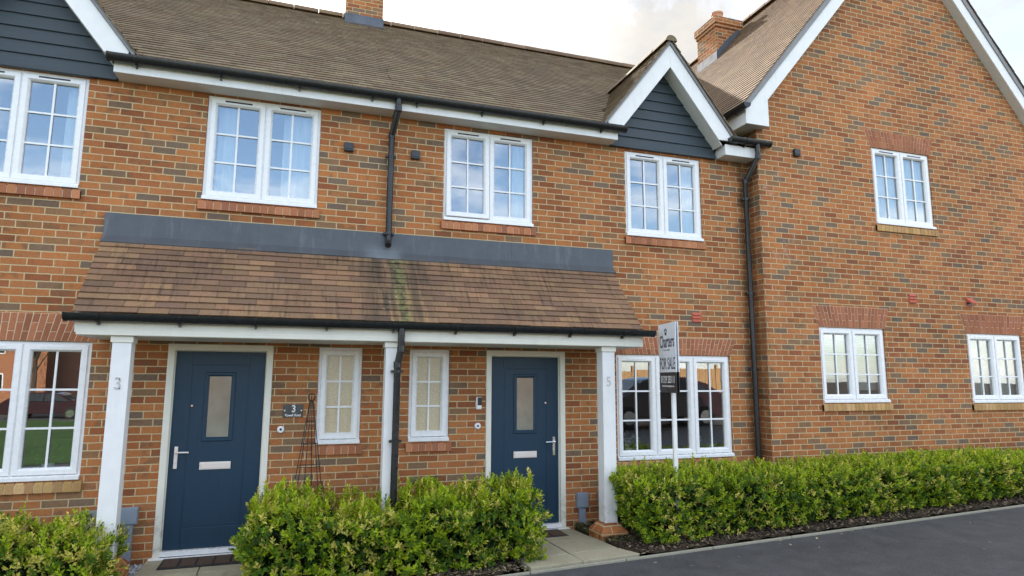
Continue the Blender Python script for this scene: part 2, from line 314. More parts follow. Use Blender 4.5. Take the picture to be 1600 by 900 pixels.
# ------------------------------------------------------------------ mesh helpers
BASE = {}
class MB:
    def __init__(s): s.v = []; s.f = []; s.c = []; s.cur = (1, 1, 1)
    def face(s, idx): s.f.append(tuple(idx)); s.c.append(s.cur)
    def poly(s, pts):
        n = len(s.v); s.v += [tuple(p) for p in pts]; s.face(range(n, n+len(pts)))
    def box(s, x0, x1, y0, y1, z0, z1):
        n = len(s.v); s.v += [(x, y, z) for x in (x0, x1) for y in (y0, y1) for z in (z0, z1)]
        for q in ((0, 1, 3, 2), (4, 6, 7, 5), (0, 4, 5, 1), (2, 3, 7, 6), (0, 2, 6, 4), (1, 5, 7, 3)): s.face([n+i for i in q])
        return s
    def prism(s, pts, d):
        """closed polygon pts extruded by vector d"""
        n = len(s.v); k = len(pts); d = Vector(d)
        s.v += [tuple(p) for p in pts]+[tuple(Vector(p)+d) for p in pts]
        s.face([n+i for i in range(k)]); s.face([n+k+i for i in reversed(range(k))])
        for i in range(k): j = (i+1) % k; s.face((n+i, n+k+i, n+k+j, n+j))
        return s
    def ring(s, x0, x1, z0, z1, prof):
        """mitred frame in the x-z plane; prof = [(inset, y), ...]"""
        n = len(s.v); m = len(prof)
        for d, y in prof: s.v += [(x0+d, y, z0+d), (x1-d, y, z0+d), (x1-d, y, z1-d), (x0+d, y, z1-d)]
        for i in range(m-1):
            for k in range(4):
                a = n+4*i+k; b = n+4*i+(k+1) % 4; s.face((a, b, b+4, a+4))
        return s
    def tube(s, path, r, n=10, cap=True):
        P = [Vector(p) for p in path]; base = len(s.v); rs = r if isinstance(r, (list, tuple)) else [r]*len(P)
        prev = None
        for i, p in enumerate(P):
            t = ((P[i]-P[i-1]).normalized() if i else Vector()) + ((P[i+1]-P[i]).normalized() if i < len(P)-1 else Vector()); t.normalize()
            if prev is None: a = t.cross(Vector((0, 1, .13))).normalized()
            else: a = (prev-t*prev.dot(t)).normalized()
            prev = a; b = t.cross(a)
            for k in range(n):
                q = 2*math.pi*k/n; s.v.append(tuple(p+(a*math.cos(q)+b*math.sin(q))*rs[i]))
        for i in range(len(P)-1):
            for k in range(n):
                s.face((base+i*n+k, base+i*n+(k+1) % n, base+(i+1)*n+(k+1) % n, base+(i+1)*n+k))
        if cap:
            s.face([base+k for k in reversed(range(n))]); s.face([base+(len(P)-1)*n+k for k in range(n)])
        return s
    def lathe(s, c, prof, n=20, axis='z'):
        base = len(s.v); c = Vector(c)
        for r, h in prof:
            for k in range(n):
                q = 2*math.pi*k/n; a, b = r*math.cos(q), r*math.sin(q)
                s.v.append(tuple(c+(Vector((a, b, h)) if axis == 'z' else Vector((a, h, b)) if axis == 'y' else Vector((h, a, b)))))
        for i in range(len(prof)-1):
            for k in range(n): s.face((base+i*n+k, base+i*n+(k+1) % n, base+(i+1)*n+(k+1) % n, base+(i+1)*n+k))
        s.face([base+k for k in reversed(range(n))]); s.face([base+(len(prof)-1)*n+k for k in range(n)])
        return s
    def xform(s, M, start=0):
        for i in range(start, len(s.v)): s.v[i] = tuple(M @ Vector(s.v[i]))
        return s
    def build(s, name, mat, parent=None, base=None, bevel=0, smooth=False, tint=False, seg=2):
        b = Vector(BASE[parent.name]) if parent is not None else Vector(base or (0, 0, 0))
        me = bpy.data.meshes.new(name)
        me.from_pydata([(x-b.x, y-b.y, z-b.z) for x, y, z in s.v], [], s.f); me.update()
        me.materials.append(MATS[mat])
        if tint:
            at = me.color_attributes.new('tint', 'FLOAT_COLOR', 'CORNER')
            ct = np.repeat(np.array([(*c, 1) for c in s.c], dtype=np.float32), [len(f) for f in s.f], axis=0)
            at.data.foreach_set('color', ct.ravel())
        if smooth:
            me.polygons.foreach_set('use_smooth', [True]*len(me.polygons))
        o = bpy.data.objects.new(name, me); COL.objects.link(o)
        if parent is not None: o.parent = parent
        else: o.location = b
        BASE[o.name] = tuple(b)
        if not tint:
            import bmesh
            bm = bmesh.new(); bm.from_mesh(me); bmesh.ops.recalc_face_normals(bm, faces=bm.faces); bm.to_mesh(me); bm.free()
        if smooth:
            try: me.set_sharp_from_angle(angle=R(38))
            except Exception: pass
        if bevel:
            md = o.modifiers.new('bevel', 'BEVEL'); md.width = bevel; md.segments = seg; md.limit_method = 'ANGLE'; md.angle_limit = R(40)
        return o
def thing(name, label, cat, base=(0, 0, 0), group=None):
    o = bpy.data.objects.new(name, None); COL.objects.link(o); o.location = base; o.empty_display_size = .2
    BASE[o.name] = tuple(base); tag(o, label, cat, group); return o
def tag(o, label, cat, group=None):
    o['label'] = label; o['category'] = cat
    if group: o['group'] = group
    return o
def structure(o): o['kind'] = 'structure'; return o
def text_part(txt, size, mat, name, parent, M, extrude=.001, sx=1., bold=0.):
    """lettering as a mesh; M maps font x-y to the world"""
    cu = bpy.data.curves.new('lettering', 'FONT'); cu.body = txt; cu.size = size; cu.extrude = extrude; cu.align_x = 'CENTER'; cu.align_y = 'CENTER'; cu.offset = bold
    ob = bpy.data.objects.new('lettering_tmp', cu); COL.objects.link(ob)
    dg = bpy.context.evaluated_depsgraph_get(); me = bpy.data.meshes.new_from_object(ob.evaluated_get(dg))
    mb = MB(); mb.v = [tuple(M @ Vector((v.co.x*sx, v.co.y, v.co.z))) for v in me.vertices]
    for p in me.polygons: mb.face(list(p.vertices))
    bpy.data.objects.remove(ob); bpy.data.curves.remove(cu); bpy.data.meshes.remove(me)
    return mb.build(name, mat, parent)
def Mfront(x, y, z):      # text in the x-z plane, facing -y
    return Matrix(((1, 0, 0, x), (0, 0, -1, y), (0, 1, 0, z), (0, 0, 0, 1)))
def drop(y): t = min(1, max(0, (-y-13)/20)); return 1.3*t*t*(3-2*t)
def gz(x): return -.035+.035*max(-9., min(12., x))      # the ground rises gently to the right

# ------------------------------------------------------------------ ground
def sheet(name, xs, ys, mat, dz=0., zf=None, jit=0.):
    m = MB()
    for y in ys:
        for x in xs: m.v.append((x, y, (zf or gz)(x)-drop(y)+dz+random.uniform(-jit, jit)))
    n = len(xs)
    for j in range(len(ys)-1):
        for i in range(n-1): m.face((j*n+i, j*n+i+1, (j+1)*n+i+1, (j+1)*n+i))
    return structure(m.build(name, mat))
XS = [-900, -120, -30, -9, -6, -3, 0, 3, 6, 9, 12, 30, 120, 900]
sheet('ground', XS, [-900, -200, -60, -30, -27, -24, -21, -18, -15, -13, -1.5, 3, 12, 60, 900], 'soil', -.09)
sheet('road', XS, [-13.4, -8, -4, -1.546], 'asphalt', 0)
sheet('lawn', XS[1:-1], [-33.5, -31, -28, -25, -22.5, -20, -18, -16, -14.5, -13.4], 'lawn', .02)
sheet('lawn', [-120, -60, -30, -9, -6, -3, 0, 3.5], [-13.5, -11, -8.3], 'lawn', .012)
sheet('road', XS, [-70, -50, -38, -34.5, -33.5], 'asphalt', .01)
bed = sheet('garden_bed', [-7+.06*i for i in range(int(18/.06))], [-1.5+.06*i for i in range(26)], 'soil', .028, jit=.014)
for v in bed.data.vertices:      # dug out under the flagstones
    if -.05 < v.co.x < 1.12 or -3.50 < v.co.x < -2.36: v.co.z -= .16
k = MB()
for i in range(18):
    x0 = -7+i*1.0; x1 = x0+.992
    k.prism([(x0, -1.545, gz(x0)-.1), (x1, -1.545, gz(x1)-.1), (x1, -1.545, gz(x1)+.022), (x0, -1.545, gz(x0)+.022)], (0, .030, 0))
structure(k.build('kerb_edging', 'kerb', bevel=.006))
# flagstones
def slabs(name, cells, th=.05):
    m = MB()
    for pts in cells:
        m.prism([(x, y, z) for x, y, z in pts], (0, 0, -th))
    return structure(m.build(name, 'slab', bevel=.005))
def pz(x, y):     # path 5: level at the threshold, meeting the road edge
    t = min(1, max(0, (-y)/1.5)); return (1-t)*-.015+t*(gz(x)+.042)
def cellp(x0, x1, y0, y1, g=.008): return [(x, y, pz(x, y)) for x, y in ((x0+g, y0+g), (x1-g, y0+g), (x1-g, y1-g), (x0+g, y1-g))]
def quadp(pts): return [(x, y, pz(x, y)) for x, y in pts]
slabs('path', [cellp(.02, .55, -.62, -.03), cellp(.55, 1.08, -.62, -.03), cellp(.02, .55, -1.18, -.62), cellp(.55, 1.10, -1.18, -.62),
               quadp([(.02, -1.495), (.55, -1.495), (.55, -1.19), (.02, -1.19)]), quadp([(.557, -1.495), (1.17, -1.495), (1.10, -1.19), (.557, -1.19)])])
slabs('path_step', [[(x, y, -.02) for x, y in ((a+.004, -.60), (b-.004, -.60), (b-.004, -.03), (a+.004, -.03))] for a, b in ((-3.46, -2.93), (-2.93, -2.38))], .06)
slabs('path', [[(x, y, -.16) for x, y in ((a+.004, c), (b-.004, c), (b-.004, d), (a+.004, d))] for a, b in ((-3.46, -2.93), (-2.93, -2.38)) for c, d in ((-1.5, -1.06), (-1.05, -.625))])
m = MB(); m.box(-3.44, -2.40, -.585, -.03, -.30, -.081); structure(m.build('step_brickwork', 'brick'))

# ------------------------------------------------------------------ walls
def wall_front(mb, x0, x1, z0, z1, holes, y, reveal=.10):
    xs = sorted({x0, x1, *[h[0] for h in holes], *[h[1] for h in holes]}); zs = sorted({z0, z1, *[h[2] for h in holes], *[h[3] for h in holes]})
    xs = [x for x in xs if x0 <= x <= x1]
    for i in range(len(xs)-1):
        for j in range(len(zs)-1):
            cx, cz = (xs[i]+xs[i+1])/2, (zs[j]+zs[j+1])/2
            if any(h[0] < cx < h[1] and h[2] < cz < h[3] for h in holes): continue
            mb.poly([(xs[i], y, zs[j]), (xs[i+1], y, zs[j]), (xs[i+1], y, zs[j+1]), (xs[i], y, zs[j+1])])
    for a, b, c, d in holes:
        r = y+reveal
        for q in (((a, y, c), (a, r, c), (a, r, d), (a, y, d)), ((b, y, c), (b, y, d), (b, r, d), (b, r, c)), ((a, y, d), (a, r, d), (b, r, d), (b, y, d)), ((a, y, c), (b, y, c), (b, r, c), (a, r, c))): mb.poly(q)

H3 = thing('terraced_house', 'brick terraced house on the left with its blue front door numbered 3', 'house', (-3.75, 0, 0), 'brick terraced houses')
H5 = thing('terraced_house', 'middle brick terraced house with a small grey clad gable beside the taller house', 'house', (1.35, 0, 0), 'brick terraced houses')
HG = thing('gabled_house', 'taller brick house on the right whose plain gable wall faces the road', 'house', (6.95, 0, 0))

WIN = dict(W1=(-3.213, -2.017, 3.66, 4.852), W2=(-.56, .60, 3.655, 4.825), W3=(1.922, 3.114, 3.652, 4.832), W0=(-5.54, -4.349, 3.662, 4.86),
           GW=(1.735, 3.467, .747, 2.079), GW0=(-5.83, -4.095, .778, 2.105), S3=(-1.921, -1.45, 1.048, 2.1), S5=(-.917, -.444, 1.050, 2.096),
           GU=(6.041, 7.236, 4.098, 5.308), GL1=(4.822, 6.025, 1.446, 2.507), GL2=(7.697, 8.906, 1.424, 2.490))
DOORS = dict(D3=(-3.413, -2.392, -.02, 2.107), D5=(0., 1.018, -.02, 2.1))
PX = -1.2
XL = -6.3
m = MB(); wall_front(m, XL, PX, -.6, 4.95, [WIN['W1'], WIN['W0'], WIN['GW0'], WIN['S3'], DOORS['D3']], 0)
m.poly([(XL, 0, -.6), (XL, 8.5, -.6), (XL, 8.5, 5), (XL, 4.25, 8.4), (XL, 0, 5)]); m.poly([(XL, 8.5, -.6), (PX, 8.5, -.6), (PX, 8.5, 5), (XL, 8.5, 5)])
m.build('wall', 'brick', H3)
m = MB(); wall_front(m, PX, 3.911, -.6, 4.95, [WIN['W2'], WIN['W3'], WIN['GW'], WIN['S5'], DOORS['D5']], 0)
m.poly([(PX, 8.5, -.6), (3.9, 8.5, -.6), (3.9, 8.5, 5), (PX, 8.5, 5)]); m.poly([(PX+.0, 0, -.6), (PX, 8.5, -.6), (PX, 8.5, 5), (PX, 4.25, 8.3), (PX, 0, 4.95)])
m.build('wall', 'brick_corner', H5)
GX0, GX1, GY, GC = 3.911, 9.985, -.225, 6.948
SL = 1.19; ZI = 9.184; ZT = 9.58
m = MB(); wall_front(m, GX0, GX1, -.6, 5.45, [WIN['GU'], WIN['GL1'], WIN['GL2']], GY)
ze = ZI-SL*(GC-GX0)
m.poly([(GX0, GY, 5.45), (GX1, GY, 5.45), (GX1, GY, ze), (GC, GY, ZI+.05), (GX0, GY, ze)])
m.poly([(GX0, GY, -.6), (GX0, 9.5, -.6), (GX0, 9.5, ze), (GX0, GY, ze)]); m.poly([(GX1, GY, -.6), (GX1, 9.5, -.6), (GX1, 9.5, ze), (GX1, GY, ze)])
m.poly([(GX0, 9.5, -.6), (GX1, 9.5, -.6), (GX1, 9.5, ze), (GC, 9.5, ZI), (GX0, 9.5, ze)])
m.build('wall', 'brick_corner', HG)
# rooms behind the windows
def room(parent, x0, x1, y0, y1, z0, z1, mat='interior_wall'):
    b = MB(); b.box(x0, x1, y0, y1, z0, z1)
    b.f = [f for f in b.f]; del b.f[2]; del b.c[2]     # open towards the facade
    return b.build('room_lining', mat, parent)
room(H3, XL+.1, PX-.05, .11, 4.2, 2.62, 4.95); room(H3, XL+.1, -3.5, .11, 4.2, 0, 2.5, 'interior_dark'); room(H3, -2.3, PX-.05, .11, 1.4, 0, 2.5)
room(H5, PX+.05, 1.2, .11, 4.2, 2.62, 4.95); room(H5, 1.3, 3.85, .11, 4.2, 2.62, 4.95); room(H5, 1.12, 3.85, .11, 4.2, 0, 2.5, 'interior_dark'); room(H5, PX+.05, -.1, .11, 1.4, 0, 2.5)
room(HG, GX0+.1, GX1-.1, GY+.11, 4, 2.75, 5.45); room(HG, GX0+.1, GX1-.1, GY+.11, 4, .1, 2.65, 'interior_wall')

# ------------------------------------------------------------------ windows
def casement(win, x0, x1, z0, z1, y, bars, glass, vent, M=None, true=0.):
    t = .066
    s = MB(); s.ring(x0, x1, z0, z1, [(.0, y+.05), (.0, y+.004), (.005, y-.001), (.046, y-.001), (.051, y+.003), (t-.002, y+.022), (t, y+.026), (t, y+.05)])
    gx0, gx1, gz0, gz1 = x0+t, x1-t, z0+t, z1-t; yb = y+.030
    nc, nr = bars
    for i in range(1, nc):
        x = gx0+(gx1-gx0)*i/nc; s.box(x-.010, x+.010, yb, yb+.013, gz0-.004, gz1+.004)
    for j in range(1, nr):
        z = gz0+(gz1-gz0)*j/nr; s.box(gx0-.004, gx1+.004, yb+.001, yb+.012, z-.010, z+.010)
    g = MB(); g.box(gx0-.006, gx1+.006, yb+.016, yb+.020, gz0-.006, gz1+.006)
    if true:
        p = Vector(((x0+x1)/2, yb+.018, (z0+z1)/2)); g.xform(Matrix.Translation(p) @ Matrix.Rotation(R(true), 4, 'X') @ Matrix.Translation(-p))
    ve = None
    if vent:
        ve = MB(); c = (x0+x1)/2; w = min(.30, (x1-x0)*.5)
        ve.box(c-w/2, c+w/2, y-.004, y, z1-.030, z1-.012)
    for q in (s, g, ve):
        if q and M: q.xform(M)
    s.build('casement', 'upvc', win, bevel=.0015); g.build('pane', glass, win)
    if ve: ve.build('trickle_vent', vent, win, bevel=.002)
def window(parent, key, y, n, bars=(2, 3), glass='glass', vent='dark_box', label=None, tilt=None, upvc='upvc', fw=.045, cill=.045):
    x0, x1, z0, z1 = WIN[key]; yf = y+.022
    f = MB(); f.ring(x0+.002, x1-.002, z0+.002, z1-.002, [(0, yf+.07), (0, yf+.002), (.003, yf), (fw, yf), (fw, yf+.07)])
    f.box(x0+.002, x1-.002, y-.028, yf+.03, z0+.002, z0+cill*.75)
    f.box(x0+.003, x1-.003, y-.012, yf+.03, z0+cill*.76, z0+cill)
    w = (x1-x0)/n
    for i in range(1, n): f.box(x0+w*i-.016, x0+w*i+.016, yf+.001, yf+.06, z0+fw, z1-fw)
    win = f.build('window', upvc, parent, bevel=.0015)
    if label: win['label'] = label
    for i in range(n):
        a = x0+w*i+(.032 if i == 0 else .007); b = x0+w*(i+1)-(.032 if i == n-1 else .007)
        M = None; zz0, zz1 = z0+cill+.006, z1-.032
        if tilt and i == tilt[0]:
            p = Vector(((a+b)/2, yf-.012, zz1)); M = Matrix.Translation(p) @ Matrix.Rotation(R(tilt[1]), 4, 'X') @ Matrix.Translation(-p)
        casement(win, a, b, zz0, zz1, yf-.014, bars, glass, vent, M, .9 if key in ('GW0',) else .25 if key == 'GW' else 0.)
    return win
window(H3, 'W1', 0, 2); window(H3, 'W0', 0, 2); window(H3, 'GW0', 0, 3, vent='upvc'); window(H3, 'S3', 0, 1, glass='obscure_glass', vent=None, upvc='upvc')
window(H5, 'W2', 0, 2, tilt=(0, -2.2), label='upstairs window with its left casement slightly ajar'); window(H5, 'W3', 0, 2); window(H5, 'GW', 0, 3, vent='upvc'); window(H5, 'S5', 0, 1, glass='obscure_glass', vent=None)
window(HG, 'GU', GY, 2); window(HG, 'GL1', GY, 2, vent=None); window(HG, 'GL2', GY, 2, vent='upvc')

BR = [(.39, .15, .068), (.44, .175, .08), (.35, .13, .06), (.47, .195, .09), (.32, .125, .063)]
BU = [(.46, .27, .10), (.52, .31, .125), (.42, .24, .10), (.54, .33, .15)]
def jit(c, a=.12):
    k = 1+random.uniform(-a, a); return (c[0]*k, c[1]*k*random.uniform(.96, 1.04), c[2]*k)
MORT = (.70, .55, .38)
def sill(parent, key, y, pal, over=.03):
    x0, x1, z0, z1 = WIN[key]; x0 -= over; x1 += over; m = MB(); n = max(3, round((x1-x0)/.077)); w = (x1-x0)/n
    m.cur = MORT; m.prism([(x0+.004, y+.02, z0-.108), (x0+.004, y-.030, z0-.106), (x0+.004, y-.030, z0-.030), (x0+.004, y+.02, z0-.012)], (x1-x0-.008, 0, 0))
    for i in range(n):
        m.cur = jit(random.choice(pal)); a = x0+w*i+.004; e = random.uniform(-.002, .002)
        m.prism([(a, y+.021, z0-.113), (a, y-.036+e, z0-.110), (a, y-.036+e, z0-.022), (a, y-.030+e, z0-.018), (a, y+.021, z0-.004)], (w-.008, 0, 0))
    return m.build('brick_sill', 'brick_tint', parent, tint=True)
for p, kk, y, pal in ((H3, 'W1', 0, BR), (H3, 'W0', 0, BR), (H3, 'GW0', 0, BU+BR), (H3, 'S3', 0, BR), (H5, 'W2', 0, BR), (H5, 'W3', 0, BR), (H5, 'GW', 0, BU+BR), (H5, 'S5', 0, BR), (HG, 'GU', GY, BU), (HG, 'GL1', GY, BU), (HG, 'GL2', GY, BU)): sill(p, kk, y, pal)
def arch(parent, key, y, h=.30, splay=.10, pal=BR):
    x0, x1, z0, z1 = WIN[key]; zb = z1+.004; m = MB(); c = (x0+x1)/2; hw0 = (x1-x0)/2+.01; hw1 = hw0+splay
    P = lambda u, t: (c+u*(hw0+(hw1-hw0)*t), zb+h*t)
    m.cur = MORT; m.prism([(P(-1, 0)[0], y-.0025, P(-1, 0)[1]), (P(1, 0)[0], y-.0025, zb), (P(1, 1)[0], y-.0025, zb+h), (P(-1, 1)[0], y-.0025, zb+h)], (0, .02, 0))
    n = round(2*hw1/.064); g = .27/n
    for i in range(n):
        u0 = -1+2*i/n+g*.6; u1 = -1+2*(i+1)/n-g*.6
        cut = .66 if i % 2 else .34
        for t0, t1 in ((.012, cut-.012), (cut+.012, .988)):
            m.cur = jit(random.choice(pal), .15); e = y-.0065+random.uniform(-.0015, .001)
            m.prism([(P(u0, t0)[0], e, P(u0, t0)[1]), (P(u1, t0)[0], e, P(u1, t0)[1]), (P(u1, t1)[0], e, P(u1, t1)[1]), (P(u0, t1)[0], e, P(u0, t1)[1])], (0, .02, 0))
    return m.build('brick_arch', 'brick_tint', parent, tint=True)
RA = [(.34, .125, .060), (.38, .142, .067), (.31, .112, .054)]
arch(H3, 'GW0', 0, .27, .10, RA); arch(H5, 'GW', 0, .225, .10, RA); arch(HG, 'GU', GY, .27, .1, RA); arch(HG, 'GL1', GY, .30, .1, RA); arch(HG, 'GL2', GY, .30, .1, RA)

# ------------------------------------------------------------------ front doors
def door(parent, key, handle_right, spy):
    x0, x1, z0, z1 = DOORS[key]; z0 = 0
    f = MB(); f.ring(x0+.001, x1-.001, z0-.4, z1-.001, [(0, .09), (0, -.012), (.004, -.016), (.060, -.016), (.066, -.008), (.066, .02), (.074, .03), (.074, .09)])
    f.v = [(x, y, max(z, -.005)) for x, y, z in f.v]
    fr = f.build('door_frame', 'upvc_cream', parent, bevel=.002)
    t = MB(); t.box(x0+.062, x1-.062, -.02, .09, 0., .045); t.box(x0-.03, x1+.03, -.05, .08, -.035, -.006); t.build('threshold', 'upvc', fr, bevel=.003)
    a, b, c, d = x0+.076, x1-.076, .05, z1-.076; y = .045
    l = MB(); gx = (a+b)/2 + (.0 if handle_right else -.0)
    l.box(a, b, y, y+.04, c, d)
    st = .155       # raised stiles and rails round a shallow centre panel
    for q in ((a+.001, a+st, c+.001, d-.001), (b-st, b-.001, c+.001, d-.001), (a+st+.001, b-st-.001, d-.135, d-.001), (a+st+.001, b-st-.001, c+.001, c+.20)): l.box(q[0], q[1], y-.005, y+.01, q[2], q[3])
    l.box(a+st+.012, b-st-.012, y-.003, y+.01, c+.212, d-.147)
    leaf = l.build('door', 'door_blue', parent, bevel=.003)
    gx0, gx1, gz0, gz1 = gx-.104, gx+.104, 1.150, 1.772
    mo = MB(); mo.ring(gx0-.045, gx1+.045, gz0-.045, gz1+.045, [(0, y+.005), (0, y-.010), (.008, y-.016), (.026, y-.016), (.044, y-.004), (.046, y+.005)]); mo.build('glazing_bead', 'door_blue', leaf, bevel=.002)
    g = MB(); g.box(gx0-.001, gx1+.001, y-.0035, y-.001, gz0-.001, gz1+.001); g.build('pane', 'door_glass', leaf)
    lp = MB(); lp.box(gx-.148, gx+.148, y-.016, y-.004, .822, .898); lp.box(gx-.135, gx+.135, y-.021, y-.015, .832, .888); lp.build('letter_plate', 'satin_plate', leaf, bevel=.004)
    hx = b-.062 if handle_right else a+.062; sgn = -1 if handle_right else 1
    h = MB(); h.box(hx-.017, hx+.017, y-.017, y-.004, .84, 1.06); h.tube([(hx, y-.01, 1.005), (hx, y-.058, 1.005), (hx+sgn*.02, y-.062, 1.005), (hx+sgn*.125, y-.062, 1.003)], .0095, 8)
    h.lathe((hx, y-.022, .905), [(.012, -.004), (.012, .006)], 12, 'y'); h.build('door_handle', 'chrome' if handle_right else 'satin_plate', leaf, bevel=.003)
    sp = MB(); sp.lathe((spy, y-.009, 1.47), [(.009, 0), (.012, .003), (.012, .006)], 12, 'y'); sp.build('spyhole', 'chrome', leaf)
door(H3, 'D3', False, -3.16); door(H5, 'D5', True, .775)

# ------------------------------------------------------------------ tiled roofs
TP = [(.215, .128, .072), (.24, .142, .080), (.19, .110, .064), (.26, .150, .080), (.17, .102, .064), (.205, .118, .068)]
TM = [(.175, .128, .076), (.19, .142, .086), (.155, .112, .068), (.205, .152, .092), (.165, .112, .064)]
TB = [(.185, .120, .070), (.205, .134, .079), (.165, .105, .062), (.22, .144, .086)]
def tiles(mb, o, u, v, width, length, tw, gauge, pal, th=.012, jt=.0008, skip=None, cut=None):
    """lapped tiles on the plane o + a*u + b*v; u along the eaves, v up the slope"""
    o, u, v = Vector(o), Vector(u).normalized(), Vector(v).normalized(); nn = u.cross(v)
    if nn.z < 0: nn = -nn
    rows = math.ceil(length/gauge)
    for r in range(rows):
        b0 = r*gauge; b1 = min(b0+gauge*1.35, length+.02); off = (tw/2 if r % 2 else 0)+random.uniform(-.012, .012); sag = random.uniform(-jt, jt)
        k = int(width/tw)+2
        for i in range(k):
            a0 = i*tw-off; a1 = a0+tw-.003
            a0c, a1c = max(a0, 0), min(a1, width)
            if a1c-a0c < .012: continue
            ctr = o+u*((a0c+a1c)/2)+v*(b0+gauge/2)
            if skip and skip(ctr): continue
            mb.cur = jit(random.choice(pal), .10); lift = th*1.9+sag+random.uniform(-jt, jt)*.6; dz = random.uniform(-.8, .8)*jt
            n = len(mb.v); q = lambda a, b, h: tuple(o+u*a+v*b+nn*h)
            sk = random.uniform(-.0012, .0012)
            mb.v += [q(a0c, b0+dz, lift+sk), q(a1c, b0+dz, lift-sk), q(a1c, b1, th*.55), q(a0c, b1, th*.55), q(a0c, b0+dz, lift-th), q(a1c, b0+dz, lift-th), q(a1c, b1, -.004), q(a0c, b1, -.004)]
            mb.face((n, n+1, n+2, n+3)); mb.face((n+4, n+5, n+1, n)); mb.face((n, n+3, n+7, n+4)); mb.face((n+1, n+5, n+6, n+2))
def ridge_tiles(mb, p0, p1, r, pal, n=8, seg=.45):
    p0, p1 = Vector(p0), Vector(p1); d = (p1-p0); Ln = d.length; d.normalize(); s = d.cross(Vector((0, 0, 1))).normalized(); k = max(1, round(Ln/seg))
    for i in range(k):
        mb.cur = jit(random.choice(pal)); a = p0+d*(Ln*i/k+.003); b = p0+d*(Ln*(i+1)/k-.003); e = random.uniform(-.004, .004); base = len(mb.v)
        for P, rr in ((a, r*1.03), (b, r)):
            for j in range(n+1):
                t = math.pi*j/n; mb.v.append(tuple(P+s*math.cos(t)*rr+Vector((0, 0, math.sin(t)*rr*.95+e))))
        for j in range(n): mb.face((base+j, base+j+1, base+n+2+j, base+n+1+j))
        mb.face([base+j for j in range(n+1)]); mb.face([base+n+1+j for j in reversed(range(n+1))])

EY, EZ, RY, RZ = -.285, 5.015, 4.25, 8.46
MS = (RZ-EZ)/(RY-EY)
GABS = 1.28; GRZ = 6.40                        # small gables
GCX = {3: -4.92, 5: 2.52}
def main_roof(parent, x0, x1, gc):
    m = MB(); Lm = math.hypot(RY-EY, RZ-EZ)
    def skip(p): return (p.y < .5 and p.z < GRZ-.03-GABS*abs(p.x-gc)) or (p.x > 3.88 and p.y < -.1)
    tiles(m, (x0, EY, EZ), (1, 0, 0), (0, RY-EY, RZ-EZ), x1-x0, Lm, .165, .125, TM, skip=skip)
    tiles(m, (x0, RY+(RY-EY), EZ), (1, 0, 0), (0, EY-RY, RZ-EZ), x1-x0, Lm, .33, .3, TM)
    ridge_tiles(m, (x0, RY, RZ-.03), (x1, RY, RZ-.03), .13, TB)
    return m.build('roof', 'tile_roof', parent, tint=True)
roof3 = main_roof(H3, XL-.1, PX, GCX[3]); roof5 = main_roof(H5, PX+.001, 6.06, GCX[5])

def small_gable(parent, cx, roof):
    yb = -.25
    # slopes: two tiled planes running back into the main roof
    m = MB(); hw = 1.06; zt = GRZ-.01; dz = hw*GABS; Ls = math.hypot(hw, dz)
    def under(p): return p.z < EZ+(p.y-EY)*MS-.08
    tiles(m, (cx-hw, yb-.045, zt-dz), (0, 1, 0), (hw, 0, dz), 2.0, Ls, .165, .10, TM, skip=under)
    tiles(m, (cx+hw, yb-.045, zt-dz), (0, 1, 0), (-hw, 0, dz), 2.0, Ls, .165, .10, TM, skip=under)
    ridge_tiles(m, (cx, yb-.055, zt-.02), (cx, 1.62, zt-.02), .085, TM, seg=.4)
    m.build('gable_roof', 'tile_roof', parent, tint=True)
    zi, zo = 6.01, 6.335
    for s in (-1, 1):
        b = MB(); xf = .965; P = lambda d, z: (cx+s*d, yb-.02, z)
        v = MB(); v.prism([P(0, zo+.004), P(xf+.06, zo+.004-GABS*(xf+.06)), P(xf+.06, GRZ-.004-GABS*(xf+.06)), P(0, GRZ-.004)], (0, .16, 0)); v.build('verge_bed', 'verge_grey', parent)
        P = lambda d, z: (cx+s*d, yb, z)
        pts = [P(0, zi), P((zi-5.06)/GABS, 5.06), P(xf-.005, 5.06), P(xf, zo-GABS*xf), P(0, zo)]
        b.prism(pts, (0, .022, 0)); b.build('bargeboard', 'white_paint', parent, bevel=.003)
    # soffit boards between bargeboard and cladding
    so = MB()
    for s in (-1, 1):
        P = lambda d, z, y: (cx+s*d, y, z)
        so.prism([P(0, zi+.004, yb+.02), P(.80, zi+.004-.80*GABS, yb+.02), P(.80, zi+.020-.80*GABS, yb+.02), P(0, zi+.02, yb+.02)], (0, -yb-.025, 0))
    so.build('gable_soffit', 'soffit_white', parent)
    # lapped weatherboards
    c = MB(); z = 4.875; c.box(cx-.83, cx+.83, -.055, 0.0, 4.858, 4.895)
    while z < zi:
        z1 = min(z+.142, zi); h0 = min(.83, (zi+.03-z)/GABS); h1 = max(.0, min(.83, (zi+.03-z1)/GABS))
        c.prism([(cx-h0, -.042, z), (cx+h0, -.042, z), (cx+h1, -.024, z1+.012), (cx-h1, -.024, z1+.012)], (0, .018, 0)); z += .142
    c.build('weatherboard', 'cladding_grey', parent, bevel=.002)
    w = MB(); w.poly([(cx-.86, -.002, 4.9), (cx+.86, -.002, 4.9), (cx, -.002, 6.2)]); w.build('gable_backing', 'interior_dark', parent)
    # lead valley edge shown at the foot
    v = MB(); v.tube([(cx-1.0, -.262, 5.04), (cx-.93, -.16, 5.115), (cx-.78, .1, 5.30)], .02, 6); v.build('valley_lead', 'lead', parent); v = MB(); v.tube([(cx+1.0, -.262, 5.04), (cx+.93, -.16, 5.115), (cx+.78, .1, 5.30)], .02, 6); v.build('valley_lead', 'lead', parent)
small_gable(H3, GCX[3], roof3); small_gable(H5, GCX[5], roof5)

